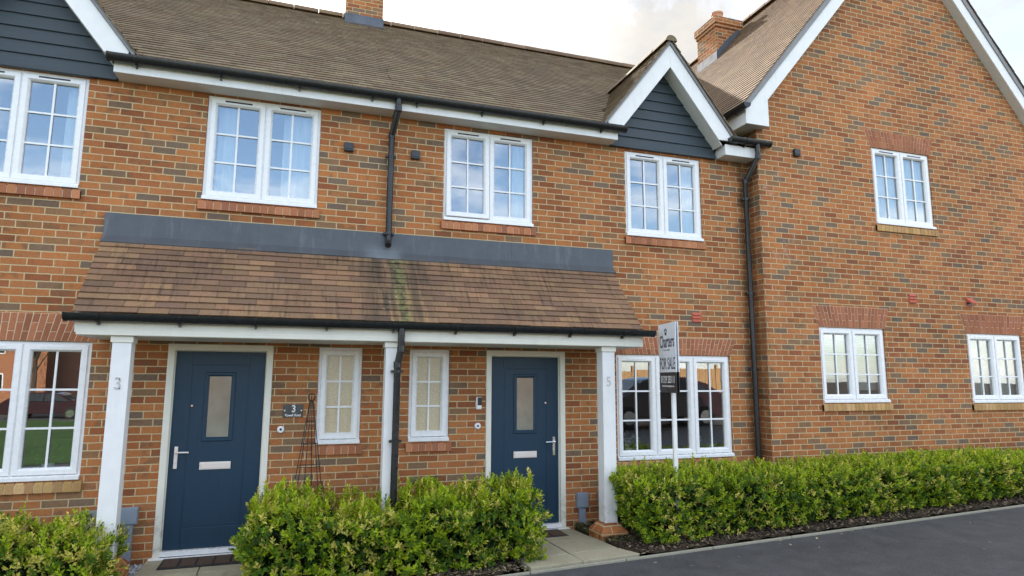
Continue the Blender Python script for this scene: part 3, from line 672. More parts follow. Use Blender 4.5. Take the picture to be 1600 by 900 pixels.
def gutter(parent, x0, x1, y, z, r, step, mat='black_plastic', along='x', rev=False, endcaps=True):
    m = MB(); n = 10; prof = []
    for k in range(n+1):
        t = math.pi+math.pi*k/n; prof.append((r*math.cos(t), r*math.sin(t)*1.3))
    inner = [(a*.93, b*.93+.0) for a, b in reversed(prof)]
    pts = prof+inner
    T = (lambda s, a, b: (s, y+a, z+b)) if along == 'x' else (lambda s, a, b: (y+a, s, z+b))
    m.prism([T(x0, a, b) for a, b in pts], ((x1-x0, 0, 0) if along == 'x' else (0, x1-x0, 0)))
    if endcaps:
        for e0, e1 in ((x0-.012, x0+.012), (x1-.012, x1+.012)):
            p2 = [(a*1.08, b*1.06) for a, b in prof]; m.prism([T(e0, a, b) for a, b in p2], ((e1-e0, 0, 0) if along == 'x' else (0, e1-e0, 0)))
    g = m.build('gutter', mat, parent, smooth=True)
    xs = []; x = x0+.25
    while x < x1-.05: xs.append(x); x += step
    for x in xs:
        b = MB(); p2 = [(a*1.09, b_*1.09) for a, b_ in prof]; inn = [(a*1.0, b_*1.0) for a, b_ in reversed(prof)]
        b.prism([T(x-.013, a, b_) for a, b_ in p2+inn], ((.026, 0, 0) if along == 'x' else (0, .026, 0)))
        if along == 'x': b.box(x-.008, x+.008, y-.006+r*.2, y+r+.01, z-1.3*r-.028, z-1.3*r+.012)
        b.build('gutter_bracket', mat, g)
    return g
# eaves of the terrace: fascia, soffit, gutter
def eaves(parent, x0, x1, z0=4.866, z1=4.995):
    f = MB(); f.box(x0, x1, -.235, -.215, z0, z1+.02); f.build('fascia', 'white_paint', parent, bevel=.003)
    s = MB(); s.box(x0+.004, x1-.004, -.214, -.001, z0+.002, z0+.012)
    for e in (x0+.003, x1-.013): s.prism([(e, -.214, z0+.013), (e, -.004, z0+.013), (e, -.004, 5.11), (e, -.214, 4.99)], (.010, 0, 0))
    s.build('soffit', 'soffit_white', parent)
eaves(H3, -4.082, PX-.0015); eaves(H5, PX+.0015, 1.70); eaves(H5, 3.372, 3.905)
gutter(H3, -4.12, PX-.02, -.295, 5.025, .056, .80); gutter(H5, PX-.005, 1.775, -.295, 5.025, .056, .80); gutter(H5, 3.42, 4.07, -.300, 5.10, .056, .7)

# ------------------------------------------------------------------ right house roof
def big_roof():
    m = MB(); yv = -.41; run = GC-3.58; Ls = math.hypot(run, run*SL); z0 = ZT-run*SL
    tiles(m, (GC-run, yv, z0), (0, 1, 0), (run, 0, run*SL), 9.6, Ls, .165, .10, TB)
    tiles(m, (GC+run, yv, z0), (0, 1, 0), (-run, 0, run*SL), 9.6, Ls, .33, .2, TB)
    ridge_tiles(m, (GC, yv-.01, ZT-.01), (GC, 9.2, ZT-.01), .12, TB)
    r = m.build('roof', 'tile_roof', HG, tint=True)
    yb = -.375; zo = 9.45
    for s in (-1, 1):
        P = lambda d, z: (GC+s*d, yb, z); xf = 3.315; xi = GC-4.022
        b = MB(); b.prism([P(0, ZI), P(xi, ZI-SL*xi), P(xi, 5.305), P(xf, 5.305), P(xf, zo-SL*xf), P(0, zo)], (0, .025, 0)); b.build('bargeboard', 'white_paint', HG, bevel=.003)
        so = MB(); so.prism([P(0, ZI+.005), P(3.03, ZI+.005-SL*3.03), P(3.03, ZI+.022-SL*3.03), P(0, ZI+.022)], (0, .152, 0)); so.v = [(x, y+.022, z) for x, y, z in so.v]; so.build('gable_soffit', 'soffit_white', HG)
        u = MB(); u.prism([P(0, zo+.004), P(xf+.03, zo+.004-SL*(xf+.03)), P(xf+.03, ZT-.004-SL*(xf+.03)), P(0, ZT-.004)], (0, .2, 0)); u.v = [(x, y-.015, z) for x, y, z in u.v]; u.build('verge_bed', 'verge_grey', HG)
    # side eaves box, running back along the left wall
    xf = GC-3.31
    f = MB(); f.box(xf, xf+.02, yb+.026, 8, 5.305, 5.525); f.build('fascia', 'white_paint', HG, bevel=.002)
    s = MB(); s.box(xf+.021, GX0+.06, yb+.026, 8, 5.307, 5.318); s.box(GX0-.10, GX0+.12, yb+.03, GY-.002, 5.319, 5.6); s.build('soffit', 'soffit_white', HG)
    gutter(HG, -.47, 7.5, xf-.058, 5.56, .056, .8, along='y')
    return r
roofG = big_roof()
# chimneys
def chimney(parent, x0, x1, y0, y1, zb, zt, cap, pots, flash=None):
    m = MB(); m.box(x0, x1, y0, y1, zb, zt)
    if cap:
        for i, (e, a, b) in enumerate(((.022, -.075, 0.), (.045, 0., .15))): m.box(x0-e, x1+e, y0-e, y1+e, zt+a+.001, zt+b)
        m.box(x0+.03, x1-.03, y0+.03, y1-.03, zt+.15, zt+.17)
    c = m.build('chimney', 'brick', parent)
    if flash: flash(c)
    return c
def flashA(c):
    m = MB(); m.prism([(-1.612, 3.932, 8.19), (-.908, 3.932, 8.19), (-.908, 3.932, 8.41), (-1.612, 3.932, 8.41)], (0, .02, 0)); m.prism([(-1.62, 3.935, 8.21), (-.90, 3.935, 8.21), (-.90, 3.78, 8.13), (-1.62, 3.78, 8.13)], (0, .0, .012)); m.build('lead_flashing', 'lead', roof5)
cA = chimney(roof5, -1.60, -.92, 3.95, 4.6, 7.9, 9.75, True, 1, flashA)
m = MB(); m.lathe((-1.26, 4.27, 9.92), [(.13, 0), (.12, .05), (.11, .3), (.125, .31), (.125, .34), (.09, .34), (.09, .1)], 16); m.build('chimney_pot', 'pot_clay', roof5, smooth=True)
chimney(roofG, 6.03, 6.66, 3.35, 4.02, 8.2, 9.34, True, 1)
m = MB(); m.lathe((6.36, 3.72, 9.5), [(.135, 0), (.125, .05), (.115, .28), (.13, .29), (.13, .33), (.095, .33), (.095, .1)], 16); m.build('chimney_pot', 'pot_clay', roofG, smooth=True)
m = MB(); zs = lambda x: ZT-SL*(GC-x)
m.prism([(6.022, 3.33, zs(6.02)-.05), (6.67, 3.33, zs(6.67)-.05), (6.67, 3.33, zs(6.67)+.13), (6.34, 3.33, zs(6.34)+.2), (6.022, 3.33, zs(6.02)+.22)], (0, .018, 0)); m.prism([(6.012, 3.33, zs(6.02)-.05), (6.012, 4.04, zs(6.02)-.05), (6.012, 4.04, zs(6.02)+.22), (6.012, 3.33, zs(6.02)+.22)], (.016, 0, 0)); m.build('lead_flashing', 'lead', roofG)

# ------------------------------------------------------------------ downpipes on the walls
def pipe_part(parent, path, r, clips, mat='black_plastic', extra=None):
    m = MB(); m.tube(path, r, 12)
    for p in path[1:3]: m.tube([(p[0], p[1], p[2]-.03), (p[0], p[1], p[2]+.03)], r*1.13, 12) if abs(path[1][0]-path[2][0]) < 1 else None
    o = m.build('downpipe', mat, parent, smooth=True)
    for x, y, z in clips: b = MB(); b.box(x-.062, x+.062, y-.01, y+.045, z-.012, z+.012); b.tube([(x, y, z-.014), (x, y, z+.014)], r*1.16, 12); b.build('pipe_clip', mat, o)
    return o
pipe_part(H5, [(-1.175, -.295, 4.97), (-1.175, -.295, 4.85), (-1.212, -.075, 4.60), (-1.214, -.072, 4.0), (-1.214, -.072, 3.33), (-1.222, -.13, 3.27)], .036, [(-1.214, -.072, 4.35), (-1.214, -.072, 3.42)])
pipe_part(H5, [(3.86, -.300, 5.05), (3.86, -.300, 4.86), (3.80, -.085, 4.56), (3.80, -.085, 2.5), (3.805, -.085, .0)], .036, [(3.80, -.085, 4.30), (3.80, -.085, 2.95), (3.80, -.085, 1.9)])

# ------------------------------------------------------------------ entrance porch
PO = thing('entrance_porch', 'long tiled lean-to porch over both blue doors, on white posts', 'porch', (PX, -.4, 0))
m = MB(); o = (-4.075, -.79, 2.325); top = (-4.075, -.03, 3.175)
tiles(m, o, (1, 0, 0), (0, .76, .85), 5.745, math.hypot(.76, .85), .255, .088, TP, th=.013, jt=.003)
m.build('tiled_roof', 'tile_porch', PO, tint=True)
m = MB()    # closed deck under the tiles, with tile-edged verges
m.prism([(-4.06, -.74, 2.335), (-4.06, -.03, 3.135), (-4.06, -.005, 3.135), (-4.06, -.005, 2.16), (-4.06, -.72, 2.16)], (5.715, 0, 0)); m.build('roof_deck', 'white_paint', PO)
m = MB(); xs = [-4.09, -2.62, -1.14, .30, 1.70]
for i in range(4):
    a, b = xs[i], xs[i+1]+(.10 if i < 3 else 0); e = .0035*(i % 2)
    m.prism([(a, -.004, 3.436), (a, -.022-e, 3.436), (a, -.026-e, 3.205), (a, -.115-e, 3.120), (a, -.11, 3.108), (a, -.004, 3.15)], (b-a, 0, 0))
m.build('lead_flashing', 'lead_apron', PO, bevel=.003)
m = MB(); m.box(-4.04, 1.70, -.742, -.722, 2.137, 2.33); m.box(-4.04, 1.70, -.748, -.7425, 2.137, 2.18); m.build('fascia', 'upvc_cream', PO, bevel=.003)
m = MB(); m.box(-4.03, 1.69, -.721, -.002, 2.132, 2.142)
for e in (-4.029, 1.679): m.prism([(e, -.72, 2.143), (e, -.004, 2.143), (e, -.004, 2.16), (e, -.72, 2.16)], (.01, 0, 0))
m.build('soffit', 'soffit_white', PO)
gutter(PO, -4.115, 1.80, -.802, 2.325, .056, .66)
def post(x, digit):
    w = .078; y0, y1 = -.70, -.545
    m = MB(); m.box(x-w, x+w, y0, y1, .17, 2.131); p = m.build('post', 'white_paint', PO, bevel=.004)
    c = MB(); c.box(x-w-.014, x+w+.014, y0-.014, y1+.014, 2.075, 2.1305); c.build('post_cap', 'upvc_cream', p, bevel=.004)
    b = MB(); q = .165; cy = (y0+y1)/2; zb = gz(x)-.05
    n = len(b.v); b.cur = (1, 1, 1)
    lo = [(x-q, cy-q), (x+q, cy-q), (x+q, cy+q), (x-q, cy+q)]; hi = [(x-w-.012, cy-w-.012), (x+w+.012, cy-w-.012), (x+w+.012, cy+w+.012), (x-w-.012, cy+w+.012)]
    b.v += [(a, d, zb) for a, d in lo]+[(a, d, .085) for a, d in lo]+[(a, d, .169) for a, d in hi]
    for l in (0, 4):
        for kq in range(4): b.face((n+l+kq, n+l+(kq+1) % 4, n+l+4+(kq+1) % 4, n+l+4+kq))
    b.face((n+8, n+9, n+10, n+11)); b.build('brick_plinth', 'brick', p, bevel=.006)
    if digit:
        text_part(digit, .155, 'digit_metal', 'house_number', p, Mfront(x-.005, y0-.004, 1.73 if digit == '5' else 1.70), .004, .85)
        if digit == '3':
            for dx, dz in ((.012, .042), (.018, -.042)): s = MB(); s.lathe((x-.005+dx, y0-.011, 1.70+dz), [(.0055, 0), (.0055, .004)], 8, 'y'); s.build('screw', 'dark_metal', p)
simple('digit_metal', (.50, .50, .49), .35, metal=.35, var=.05)
post(-3.68, '3'); post(-1.205, None); post(1.27, '5')
pipe_part(PO, [(-1.145, -.802, 2.27), (-1.145, -.802, 2.06), (-1.172, -.765, 1.90), (-1.172, -.765, 1.2), (-1.178, -.765, -.02)], .036, [(-1.172, -.765, 1.83), (-1.172, -.765, 1.13)])

# ------------------------------------------------------------------ small fittings on the walls
def dup(root, loc, label=None):
    c = root.copy(); COL.objects.link(c); c.location = loc
    if label: c['label'] = label
    for ch in root.children:
        d = ch.copy(); COL.objects.link(d); d.parent = c
        for g in ch.children: e = g.copy(); COL.objects.link(e); e.parent = d
    return c
pq = thing('name_plaque', 'dark slate plaque with a white 3 beside the left front door', 'sign', (-2.164, -.008, 1.41))
m = MB(); m.box(-2.267, -2.061, -.012, -.003, 1.343, 1.478); pl = m.build('plate', 'slate_plaque', pq, bevel=.002)
text_part('3', .105, 'white_letter', 'numeral', pq, Mfront(-2.158, -.013, 1.428), .001, .85, .002)
text_part('Powell Road', .036, 'white_letter', 'lettering', pq, Mfront(-2.164, -.013, 1.362), .001, .88, .0008)
for x in (-2.249, -2.079): m = MB(); m.lathe((x, -.0165, 1.413), [(.007, 0), (.009, .004)], 10, 'y'); m.build('fixing_screw', 'white_letter', pq)
def bell(x, z, label):
    t = thing('doorbell', label, 'doorbell', (x, 0, z), 'round white doorbells')
    m = MB(); m.lathe((x, -.026, z), [(.030, .0), (.036, .005), (.037, .024)], 24, 'y'); m.build('housing', 'upvc', t, smooth=True)
    m = MB(); m.lathe((x, -.030, z), [(.012, 0), (.013, .006)], 16, 'y'); m.build('button', 'dark_metal', t, smooth=True)
bell(-2.279, 1.216, 'round white doorbell below the slate number plaque'); bell(-.101, 1.212, 'round white doorbell below the video doorbell of the right door')
t = thing('video_doorbell', 'small black and white video doorbell left of the right blue door', 'doorbell', (-.088, 0, 1.474))
m = MB(); m.box(-.122, -.056, -.024, -.002, 1.402, 1.546); m.build('housing', 'upvc', t, bevel=.006)
m = MB(); m.box(-.108, -.058, -.029, -.0245, 1.45, 1.542); m.build('camera_panel', 'board_black', t, bevel=.002)
m = MB(); m.box(-.105, -.060, -.030, -.0245, 1.41, 1.44); m.build('button', 'white_letter', t, bevel=.002)
for i, (x, y, z, lab) in enumerate(((-1.697, 0, 4.423, 'small black square box on the brick, left of the upper downpipe'), (-.918, 0, 4.419, 'small black square box on the brick, right of the upper downpipe'), (4.594, GY, 5.03, 'small black square box high on the gable wall near its left corner'))):
    t = thing('wall_vent', lab, 'vent', (x, y, z), 'small black wall boxes')
    m = MB(); m.box(x-.052, x+.052, y-.05, y-.002, z-.052, z+.052); m.build('cover', 'dark_box', t, bevel=.006)
    m = MB(); m.box(x-.04, x+.04, y-.056, y-.0505, z-.03, z-.018); m.build('louvre', 'black_plastic', t)
def airbrick(x0, x1, y, z0, z1, label, cowl=False):
    t = thing('air_brick', label, 'air brick', ((x0+x1)/2, y, z0), 'terracotta air bricks'); m = MB(); m.box(x0, x1, y-.006, y+.02, z0, z1)
    if not cowl:
        for i in range(3): zz = z0+(z1-z0)*(i+.2)/3; m.prism([(x0+.006, y-.007, zz), (x0+.006, y-.022, zz), (x0+.006, y-.007, zz+(z1-z0)*.27)], (x1-x0-.012, 0, 0))
    m.build('grille', 'terracotta', t, bevel=.002)
    if cowl:
        m = MB(); m.prism([(x0+.01, y-.007, z0+.06), (x0+.01, y-.09, z0+.035), (x0+.01, y-.09, z0+.048), (x0+.01, y-.007, z1-.005)], (x1-x0-.02, 0, 0)); m.build('cowl', 'terracotta', t, bevel=.002)
        m = MB(); m.box(x0+.02, x1-.02, y-.011, y-.0065, z0+.012, z0+.052); m.build('outlet', 'board_black', t)
airbrick(2.889, 3.035, 0, 2.527, 2.661, 'red terracotta air brick above the front window behind the sale sign')
airbrick(6.560, 6.712, GY, 2.917, 3.061, 'red terracotta air brick on the gable wall with no cowl')
airbrick(7.742, 7.898, GY, 2.92, 3.05, 'red terracotta vent with a small cowl on the gable wall', True)
def meter(x0, x1, z0, z1, label, dull=False, leg=True, gtop=None):
    t = thing('utility_box', label, 'utility box', ((x0+x1)/2, 0, z0), 'grey utility boxes')
    mat = 'grey_plastic_dull' if dull else 'grey_plastic'
    m = MB(); m.box(x0, x1, -.06, -.002, z0, z1); m.box(x0+.006, x1-.006, -.066, -.0605, z0+.008, z1-.008); m.build('box', mat, t, bevel=.006)
    if leg:
        c = (x0+x1)/2; m = MB(); m.box(c-.042, c+.042, -.05, -.002, -.12, z0-.002); m.build('duct', mat, t, bevel=.006)
        m = MB(); m.prism([(c-.043, -.052, .02), (c+.043, -.052, -.03), (c+.043, -.052, .10), (c-.0, -.052, .155), (c-.043, -.052, .10)], (0, -.004, 0)); m.build('duct_cover', mat, t)
meter(1.147, 1.295, .218, .392, 'grey utility box with duct between right door and porch post'); meter(1.435, 1.60, .28, .392, 'dull grey utility box half hidden behind the right porch post', True)
meter(-3.715, -3.56, .335, .495, 'grey utility box with duct between left porch post and left door'); meter(-4.03, -3.88, .29, .484, 'dull grey utility box behind the far left hedge and left porch post', True)

# door mats
def mat_(x0, x1, y0, y1, z, label, cells):
    t = thing('door_mat', label, 'door mat', ((x0+x1)/2, (y0+y1)/2, z))
    m = MB(); m.box(x0, x1, y0, y1, z, z+.014); m.build('rubber_border', 'rubber', t, bevel=.005)
    w = (x1-x0-.03)/cells
    for i in range(cells): m = MB(); m.box(x0+.02+w*i+.006, x0+.02+w*(i+1)-.012, y0+.025, y1-.025, z+.0145, z+.02); m.build('coir_panel', 'coir', t)
mat_(-3.30, -2.5, -.42, -.07, -.02, 'black bordered coir door mat at the left front door', 5); mat_(.12, .88, -.42, -.08, -.013, 'dark door mat at the right front door, half behind the hedge', 4)

# obelisk plant support
t = thing('garden_obelisk', 'thin dark metal obelisk plant support by the small left window', 'plant support', (-1.985, -.3, 0))
m = MB(); cx, cy, zt, zb = -1.985, -.3, 1.52, -.05; rr = lambda z: .018+(zt-z)*.142
for k in range(6):
    a = k*math.pi/3+.25; m.tube([(cx+rr(zb)*math.cos(a), cy+rr(zb)*math.sin(a), zb), (cx+rr(zt)*math.cos(a), cy+rr(zt)*math.sin(a), zt)], .0042, 6)
m.build('upright', 'dark_metal', t)
for z in (1.315, 1.085, .862, .625, .33):
    r = rr(z); m = MB(); m.tube([(cx+r*math.cos(q*math.pi/14), cy+r*math.sin(q*math.pi/14), z) for q in range(29)], .0036, 6, False); m.build('hoop', 'dark_metal', t)
m = MB()
for ax in range(4):
    a = ax*math.pi/4; m.tube([(cx+.038*math.cos(q*math.pi/10)*math.cos(a), cy+.038*math.cos(q*math.pi/10)*math.sin(a), 1.56+.038*math.sin(q*math.pi/10)) for q in range(21)], .0036, 6, False)
m.build('finial', 'dark_metal', t)

# for sale sign: two boards back to back on a white timber post
t = thing('for_sale_sign', 'estate agent FOR SALE board on a white post in the right hedge', 'sale sign', (1.88, -1.01, .05))
A = Vector((1.945, -.69, 0)); B = Vector((1.847, -1.20, 0)); ud = (B-A).normalized(); bw = (B-A).length
nd = Vector((ud.y, -ud.x, 0)); nd = nd if nd.x < 0 else -nd
C0 = (A+B)/2
m = MB(); q = .0225
pc = [C0+ud*a+nd*b for a, b in ((-q, -q), (q, -q), (q, q), (-q, q))]; pc = [p+nd*-.062 for p in pc]
m.prism([(p.x, p.y, .0) for p in pc], (0, 0, 2.28)); m.build('post', 'white_paint', t, bevel=.003)
ZB0, ZB1, ZBm = 1.61, 2.405, 1.842
for off in (0, -.030):
    P = lambda s, z, d=0.: tuple(C0+ud*s+nd*(off+d)+Vector((0, 0, z)))
    m = MB(); m.prism([P(-bw/2, ZBm+.0005), P(bw/2, ZBm+.0005), P(bw/2, ZB1), P(-bw/2, ZB1)], tuple(nd*-.008)); bd = m.build('board', 'board_white', t)
    m = MB(); m.prism([P(-bw/2+.01, ZB0), P(bw/2-.01, ZB0), P(bw/2-.01, ZBm), P(-bw/2+.01, ZBm)], tuple(nd*-.008)); bk = m.build('phone_panel', 'board_black', t)
    if off == 0:
        def MT(s, z): o = C0+ud*s+nd*.0012+Vector((0, 0, z)); return Matrix(((ud.x, 0, nd.x, o.x), (ud.y, 0, nd.y, o.y), (0, 1, 0, o.z), (0, 0, 0, 1)))
        text_part('Charters', .20, 'board_ink', 'lettering', bd, MT(0, 2.19), .0005, .62, .003)
        text_part('ESTATE AGENTS', .026, 'screw_metal', 'lettering', bd, MT(-.01, 2.095), .0005, 1)
        text_part('FOR SALE', .19, 'board_ink', 'lettering', bd, MT(0, 1.935), .0005, .58, .001)
        text_part('01329 283111', .115, 'white_letter', 'lettering', bk, MT(0, 1.755), .0005, .66, 0)
        text_part('www.chartersestateagents.co.uk', .033, 'white_letter', 'lettering', bk, MT(0, 1.686), .0005, .86, 0)
        m = MB()
        for dx, dz in ((-.03, .02), (-.012, .034), (.012, .034), (.03, .02)):     # little crown crest
            c = MT(dx-.03, 2.30+dz); m.v += [tuple(c @ Vector((.012*math.cos(a*math.pi/5), .014*math.sin(a*math.pi/5), 0))) for a in range(10)]; m.face(range(len(m.v)-10, len(m.v)))
        c = MT(-.03, 2.286); n = len(m.v); m.v += [tuple(c @ Vector(p)) for p in ((-.024, -.018, 0), (.024, -.018, 0), (.034, .016, 0), (-.034, .016, 0))]; m.face((n, n+1, n+2, n+3)); m.build('crest', 'board_ink', bd)

# curtains, blinds and window-sill plants inside
def curtain(x0, x1, y, z0, z1, label, wav=.012, n=None):
    m = MB(); k = n or max(12, int((x1-x0)/.014)); 
    for j, z in enumerate((z0, z1)):
        for i in range(k+1):
            x = x0+(x1-x0)*i/k; m.v.append((x, y+wav*math.sin(i*1.05)+wav*.6*math.sin(i*.43+1), z))
    for i in range(k): m.face((i, i+1, k+2+i, k+1+i))
    o = m.build('curtain', 'net_curtain', None, ((x0+x1)/2, y, z0), smooth=True); md = o.modifiers.new('cloth', 'SOLIDIFY'); md.thickness = .002
    tag(o, label, 'curtain', 'white curtains behind the windows')
curtain(-3.10, -2.90, .12, 3.70, 4.80, 'white curtain at the left side of the upper window right of the left cladding')
curtain(-2.42, -2.10, .12, 3.70, 4.80, 'white curtain at the right side of the upper window nearest the left downpipe')
curtain(.36, .52, .12, 3.70, 4.78, 'white curtain at the right edge of the slightly open upper window')
curtain(2.88, 3.05, .12, 3.70, 4.78, 'white curtain at the right of the window under the small grey gable')
curtain(6.08, 6.60, GY+.115, 4.13, 5.26, 'white net curtain in the left half of the gable window'); curtain(6.66, 7.20, GY+.115, 4.13, 5.26, 'white net curtain in the right half of the gable window')
curtain(-4.56, -4.42, .12, 3.70, 4.80, 'white curtain at the right edge of the far left upper window')
def blind(x0, x1, y, z0, z1, label):
    m = MB(); z = z0
    while z < z1: m.prism([(x0, y, z), (x0, y+.02, z+.021), (x0, y+.022, z+.020), (x0, y+.002, z-.001)], (x1-x0, 0, 0)); z += .024
    o = m.build('window_blind', 'blind', None, ((x0+x1)/2, y, z1)); tag(o, label, 'blind', 'blinds in the gable house windows')
blind(4.87, 5.40, GY+.15, 1.78, 2.47, 'pale blind half drawn in the left light of the nearer lower gable window'); blind(5.44, 5.98, GY+.15, 1.62, 2.47, 'pale blind in the right light of the nearer lower gable window')
blind(7.74, 8.28, GY+.15, 1.50, 2.45, 'pale slatted blind in the left light of the far right lower window'); blind(8.33, 8.87, GY+.15, 1.47, 2.45, 'pale slatted blind in the right light of the far right lower window')

# ------------------------------------------------------------------ foliage
def leaves_mesh(P, D, size, cols, rng, per=8, stem=.055, wid=.46):
    """rosettes of folded leaves along short shoots at P growing along D"""
    n = len(P); D = D/np.linalg.norm(D, axis=1, keepdims=True)
    a = np.cross(D, np.array([.31, .17, .93])); a /= np.linalg.norm(a, axis=1, keepdims=True); b = np.cross(D, a)
    V = []; C = []
    for j in range(per):
        t = j/(per-1) if per > 1 else 0.
        ang = j*2.4+rng.uniform(0, 6.28, n) if j == 0 else ang0+j*2.4+rng.normal(0, .25, n)
        if j == 0: ang0 = ang
        out = a*np.cos(ang)[:, None]+b*np.sin(ang)[:, None]
        spread = 1.15-.85*t+rng.normal(0, .12, n)
        d = D*np.cos(spread)[:, None]+out*np.sin(spread)[:, None]
        s = np.cross(d, D+out*.01); s /= np.linalg.norm(s, axis=1, keepdims=True)+1e-9
        nn = np.cross(s, d)
        Ln = (size*(1-.35*t)*rng.uniform(.75, 1.25, n))[:, None]
        base = P+D*(stem*(t-.55))[:, None] if np.ndim(stem) else P+D*(stem*(t-.55))
        mid = base+d*Ln*.52+nn*Ln*.05; tip = base+d*Ln-nn*Ln*rng.uniform(-.02, .18, n)[:, None]
        l = base+d*Ln*.50+s*Ln*wid*.5+nn*Ln*.10; r = base+d*Ln*.50-s*Ln*wid*.5+nn*Ln*.10
        V.append(np.stack([base, l, tip, r, mid], 1)); c = cols*rng.uniform(.8, 1.2, (n, 1))*(.92+.22*t); C.append(c)
    V = np.concatenate(V).reshape(-1, 3); C = np.concatenate(C)
    return V, C
def np_object(name, V, faces, cols, mat, parent=None, base=(0, 0, 0)):
    """faces (k,n) of equal size; cols per face"""
    me = bpy.data.meshes.new(name); nf, k = faces.shape
    me.vertices.add(len(V)); me.vertices.foreach_set('co', (V-np.array(base)).astype(np.float32).ravel())
    me.loops.add(nf*k); me.loops.foreach_set('vertex_index', faces.astype(np.int32).ravel())
    me.polygons.add(nf); me.polygons.foreach_set('loop_start', np.arange(0, nf*k, k, dtype=np.int32)); me.polygons.foreach_set('loop_total', np.full(nf, k, dtype=np.int32))
    me.update(); at = me.color_attributes.new('tint', 'FLOAT_COLOR', 'CORNER')
    at.data.foreach_set('color', np.repeat(np.concatenate([cols, np.ones((nf, 1))], 1), k, 0).astype(np.float32).ravel())
    me.materials.append(MATS[mat]); me.validate()
    o = bpy.data.objects.new(name, me); COL.objects.link(o)
    if parent: o.parent = parent
    else: o.location = base
    BASE[o.name] = tuple(base); return o
def leaf_faces(nl):
    i = np.arange(nl)[:, None]*5
    return np.concatenate([i+np.array([[0, 1, 4]]), i+np.array([[1, 2, 4]]), i+np.array([[2, 3, 4]]), i+np.array([[3, 0, 4]])], 1).reshape(-1, 3)
def vnoise(P, s, seed=0.):
    return (np.sin(P[:, 0]*s*1.7+P[:, 2]*s*1.3+seed)+np.sin(P[:, 1]*s*2.1-P[:, 0]*s*.9+seed*2.3)+np.sin(P[:, 2]*s*2.6+P[:, 1]*s*1.1+seed*.7))/3
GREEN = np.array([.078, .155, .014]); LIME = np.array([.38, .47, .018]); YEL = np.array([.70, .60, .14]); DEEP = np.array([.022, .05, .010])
def hedge(name, label, x0, x1, y0, y1, ztop, dens, size, rough=.06, yellow=.18, sprigs=0, seed=1, lime=.35, left_slope=0.):
    rng = np.random.default_rng(seed); h = thing(name, label, 'hedge', ((x0+x1)/2, (y0+y1)/2, gz((x0+x1)/2)), 'clipped box hedges')
    base = BASE[h.name]
    w, d = x1-x0, y1-y0
    # sample the skin of a rounded box (front, top, ends, back), plus a deeper layer
    def skin(n):
        A = np.array([w*.8, w*d, d*.8*2, w*.3]); k = rng.choice(4, n, p=A/A.sum()); u, v = rng.uniform(0, 1, n), rng.uniform(0, 1, n)
        P = np.zeros((n, 3)); Nn = np.zeros((n, 3)); zb = .06
        x = x0+w*u
        zt = ztop(x) if callable(ztop) else np.full(n, ztop); g = np.array([gz(q) for q in x])
        e = (k == 2) & (v > .5); el = (k == 2) & (v <= .5)
        P[:, 0] = np.where(e, x1, np.where(el, x0, x)); 
        zt = ztop(P[:, 0]) if callable(ztop) else zt
        v2 = rng.uniform(0, 1, n)
        P[:, 1] = np.where(k == 0, y0, np.where(k == 1, y0+d*v, np.where(k == 3, y1, y0+d*u)))
        P[:, 2] = np.where(k == 1, zt, g+zb+(zt-g-zb)*v2)
        Nn[k == 0] = (0, -1, 0); Nn[k == 1] = (0, 0, 1); Nn[k == 3] = (0, 1, 0); Nn[e] = (1, 0, 0); Nn[el] = (-1, 0, 0)
        # round the edges
        r = .13
        cx = np.clip(P[:, 0], x0+r, x1-r); cyy = np.clip(P[:, 1], y0+r, y1-r); czz = np.minimum(P[:, 2], zt-r)
        Cc = np.stack([cx, cyy, czz], 1); dv = P-Cc; ln = np.linalg.norm(dv, axis=1, keepdims=True)
        Pn = np.where(ln > 1e-6, dv/np.maximum(ln, 1e-6), Nn); P = Cc+Pn*r
        # narrower foot
        foot = np.clip((.30-(P[:, 2]-g))/.30, 0, 1); P -= Pn*np.array([1, 1, 0])*(foot*.055)[:, None]
        return P, Pn
    n = int(dens*(w*.8+w*d+d*1.6+w*.3)); P, Nn = skin(n)
    bumpy = vnoise(P, 5.5, seed)*rough+vnoise(P, 13, seed+3)*rough*.7+vnoise(P, 27, seed+5)*.02
    depth = np.where(rng.uniform(0, 1, n) < .42, -rng.uniform(.03, .16, n), rng.normal(0, .016, n))
    P = P+Nn*(bumpy+depth)[:, None]
    keep = vnoise(P, 15, seed+11)*.7+vnoise(P, 34, seed+2)*.6+rng.uniform(-.45, .45, n) > -.30   # gaps between the clumps
    P, Nn = P[keep], Nn[keep]; n = len(P)
    D = Nn*1.0+np.array([0, 0, .75])+rng.normal(0, .42, (n, 3))
    pick = rng.uniform(0, 1, n); yn = vnoise(P, 7, seed+8)
    up = np.clip(Nn[:, 2], 0, 1)
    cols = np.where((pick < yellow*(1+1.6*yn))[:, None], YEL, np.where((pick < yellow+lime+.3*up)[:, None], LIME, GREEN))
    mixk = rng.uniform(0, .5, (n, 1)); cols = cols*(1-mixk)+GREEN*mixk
    V, C = leaves_mesh(P, D, np.full(n, size), cols, rng, 8, size*1.35)
    if sprigs:
        # longer shoots standing proud of the top
        m2 = sprigs; sx_ = rng.uniform(x0+.05, x1-.05, m2); sy = rng.uniform(y0+.05, y1-.1, m2); sz = (ztop(sx_) if callable(ztop) else np.full(m2, ztop))
        Lh = rng.uniform(.05, .16, m2)
        for lv in range(4):
            Pp = np.stack([sx_+rng.normal(0, .008, m2), sy, sz+Lh*lv/3], 1); Dd = np.array([0, 0, 1.])+rng.normal(0, .2, (m2, 3))
            cc = np.where(rng.uniform(0, 1, (m2, 1)) < .3, YEL, LIME)*.9
            V2, C2 = leaves_mesh(Pp, Dd, np.full(m2, size*1.05), cc, rng, 7, size*1.5); V = np.concatenate([V, V2]); C = np.concatenate([C, C2])
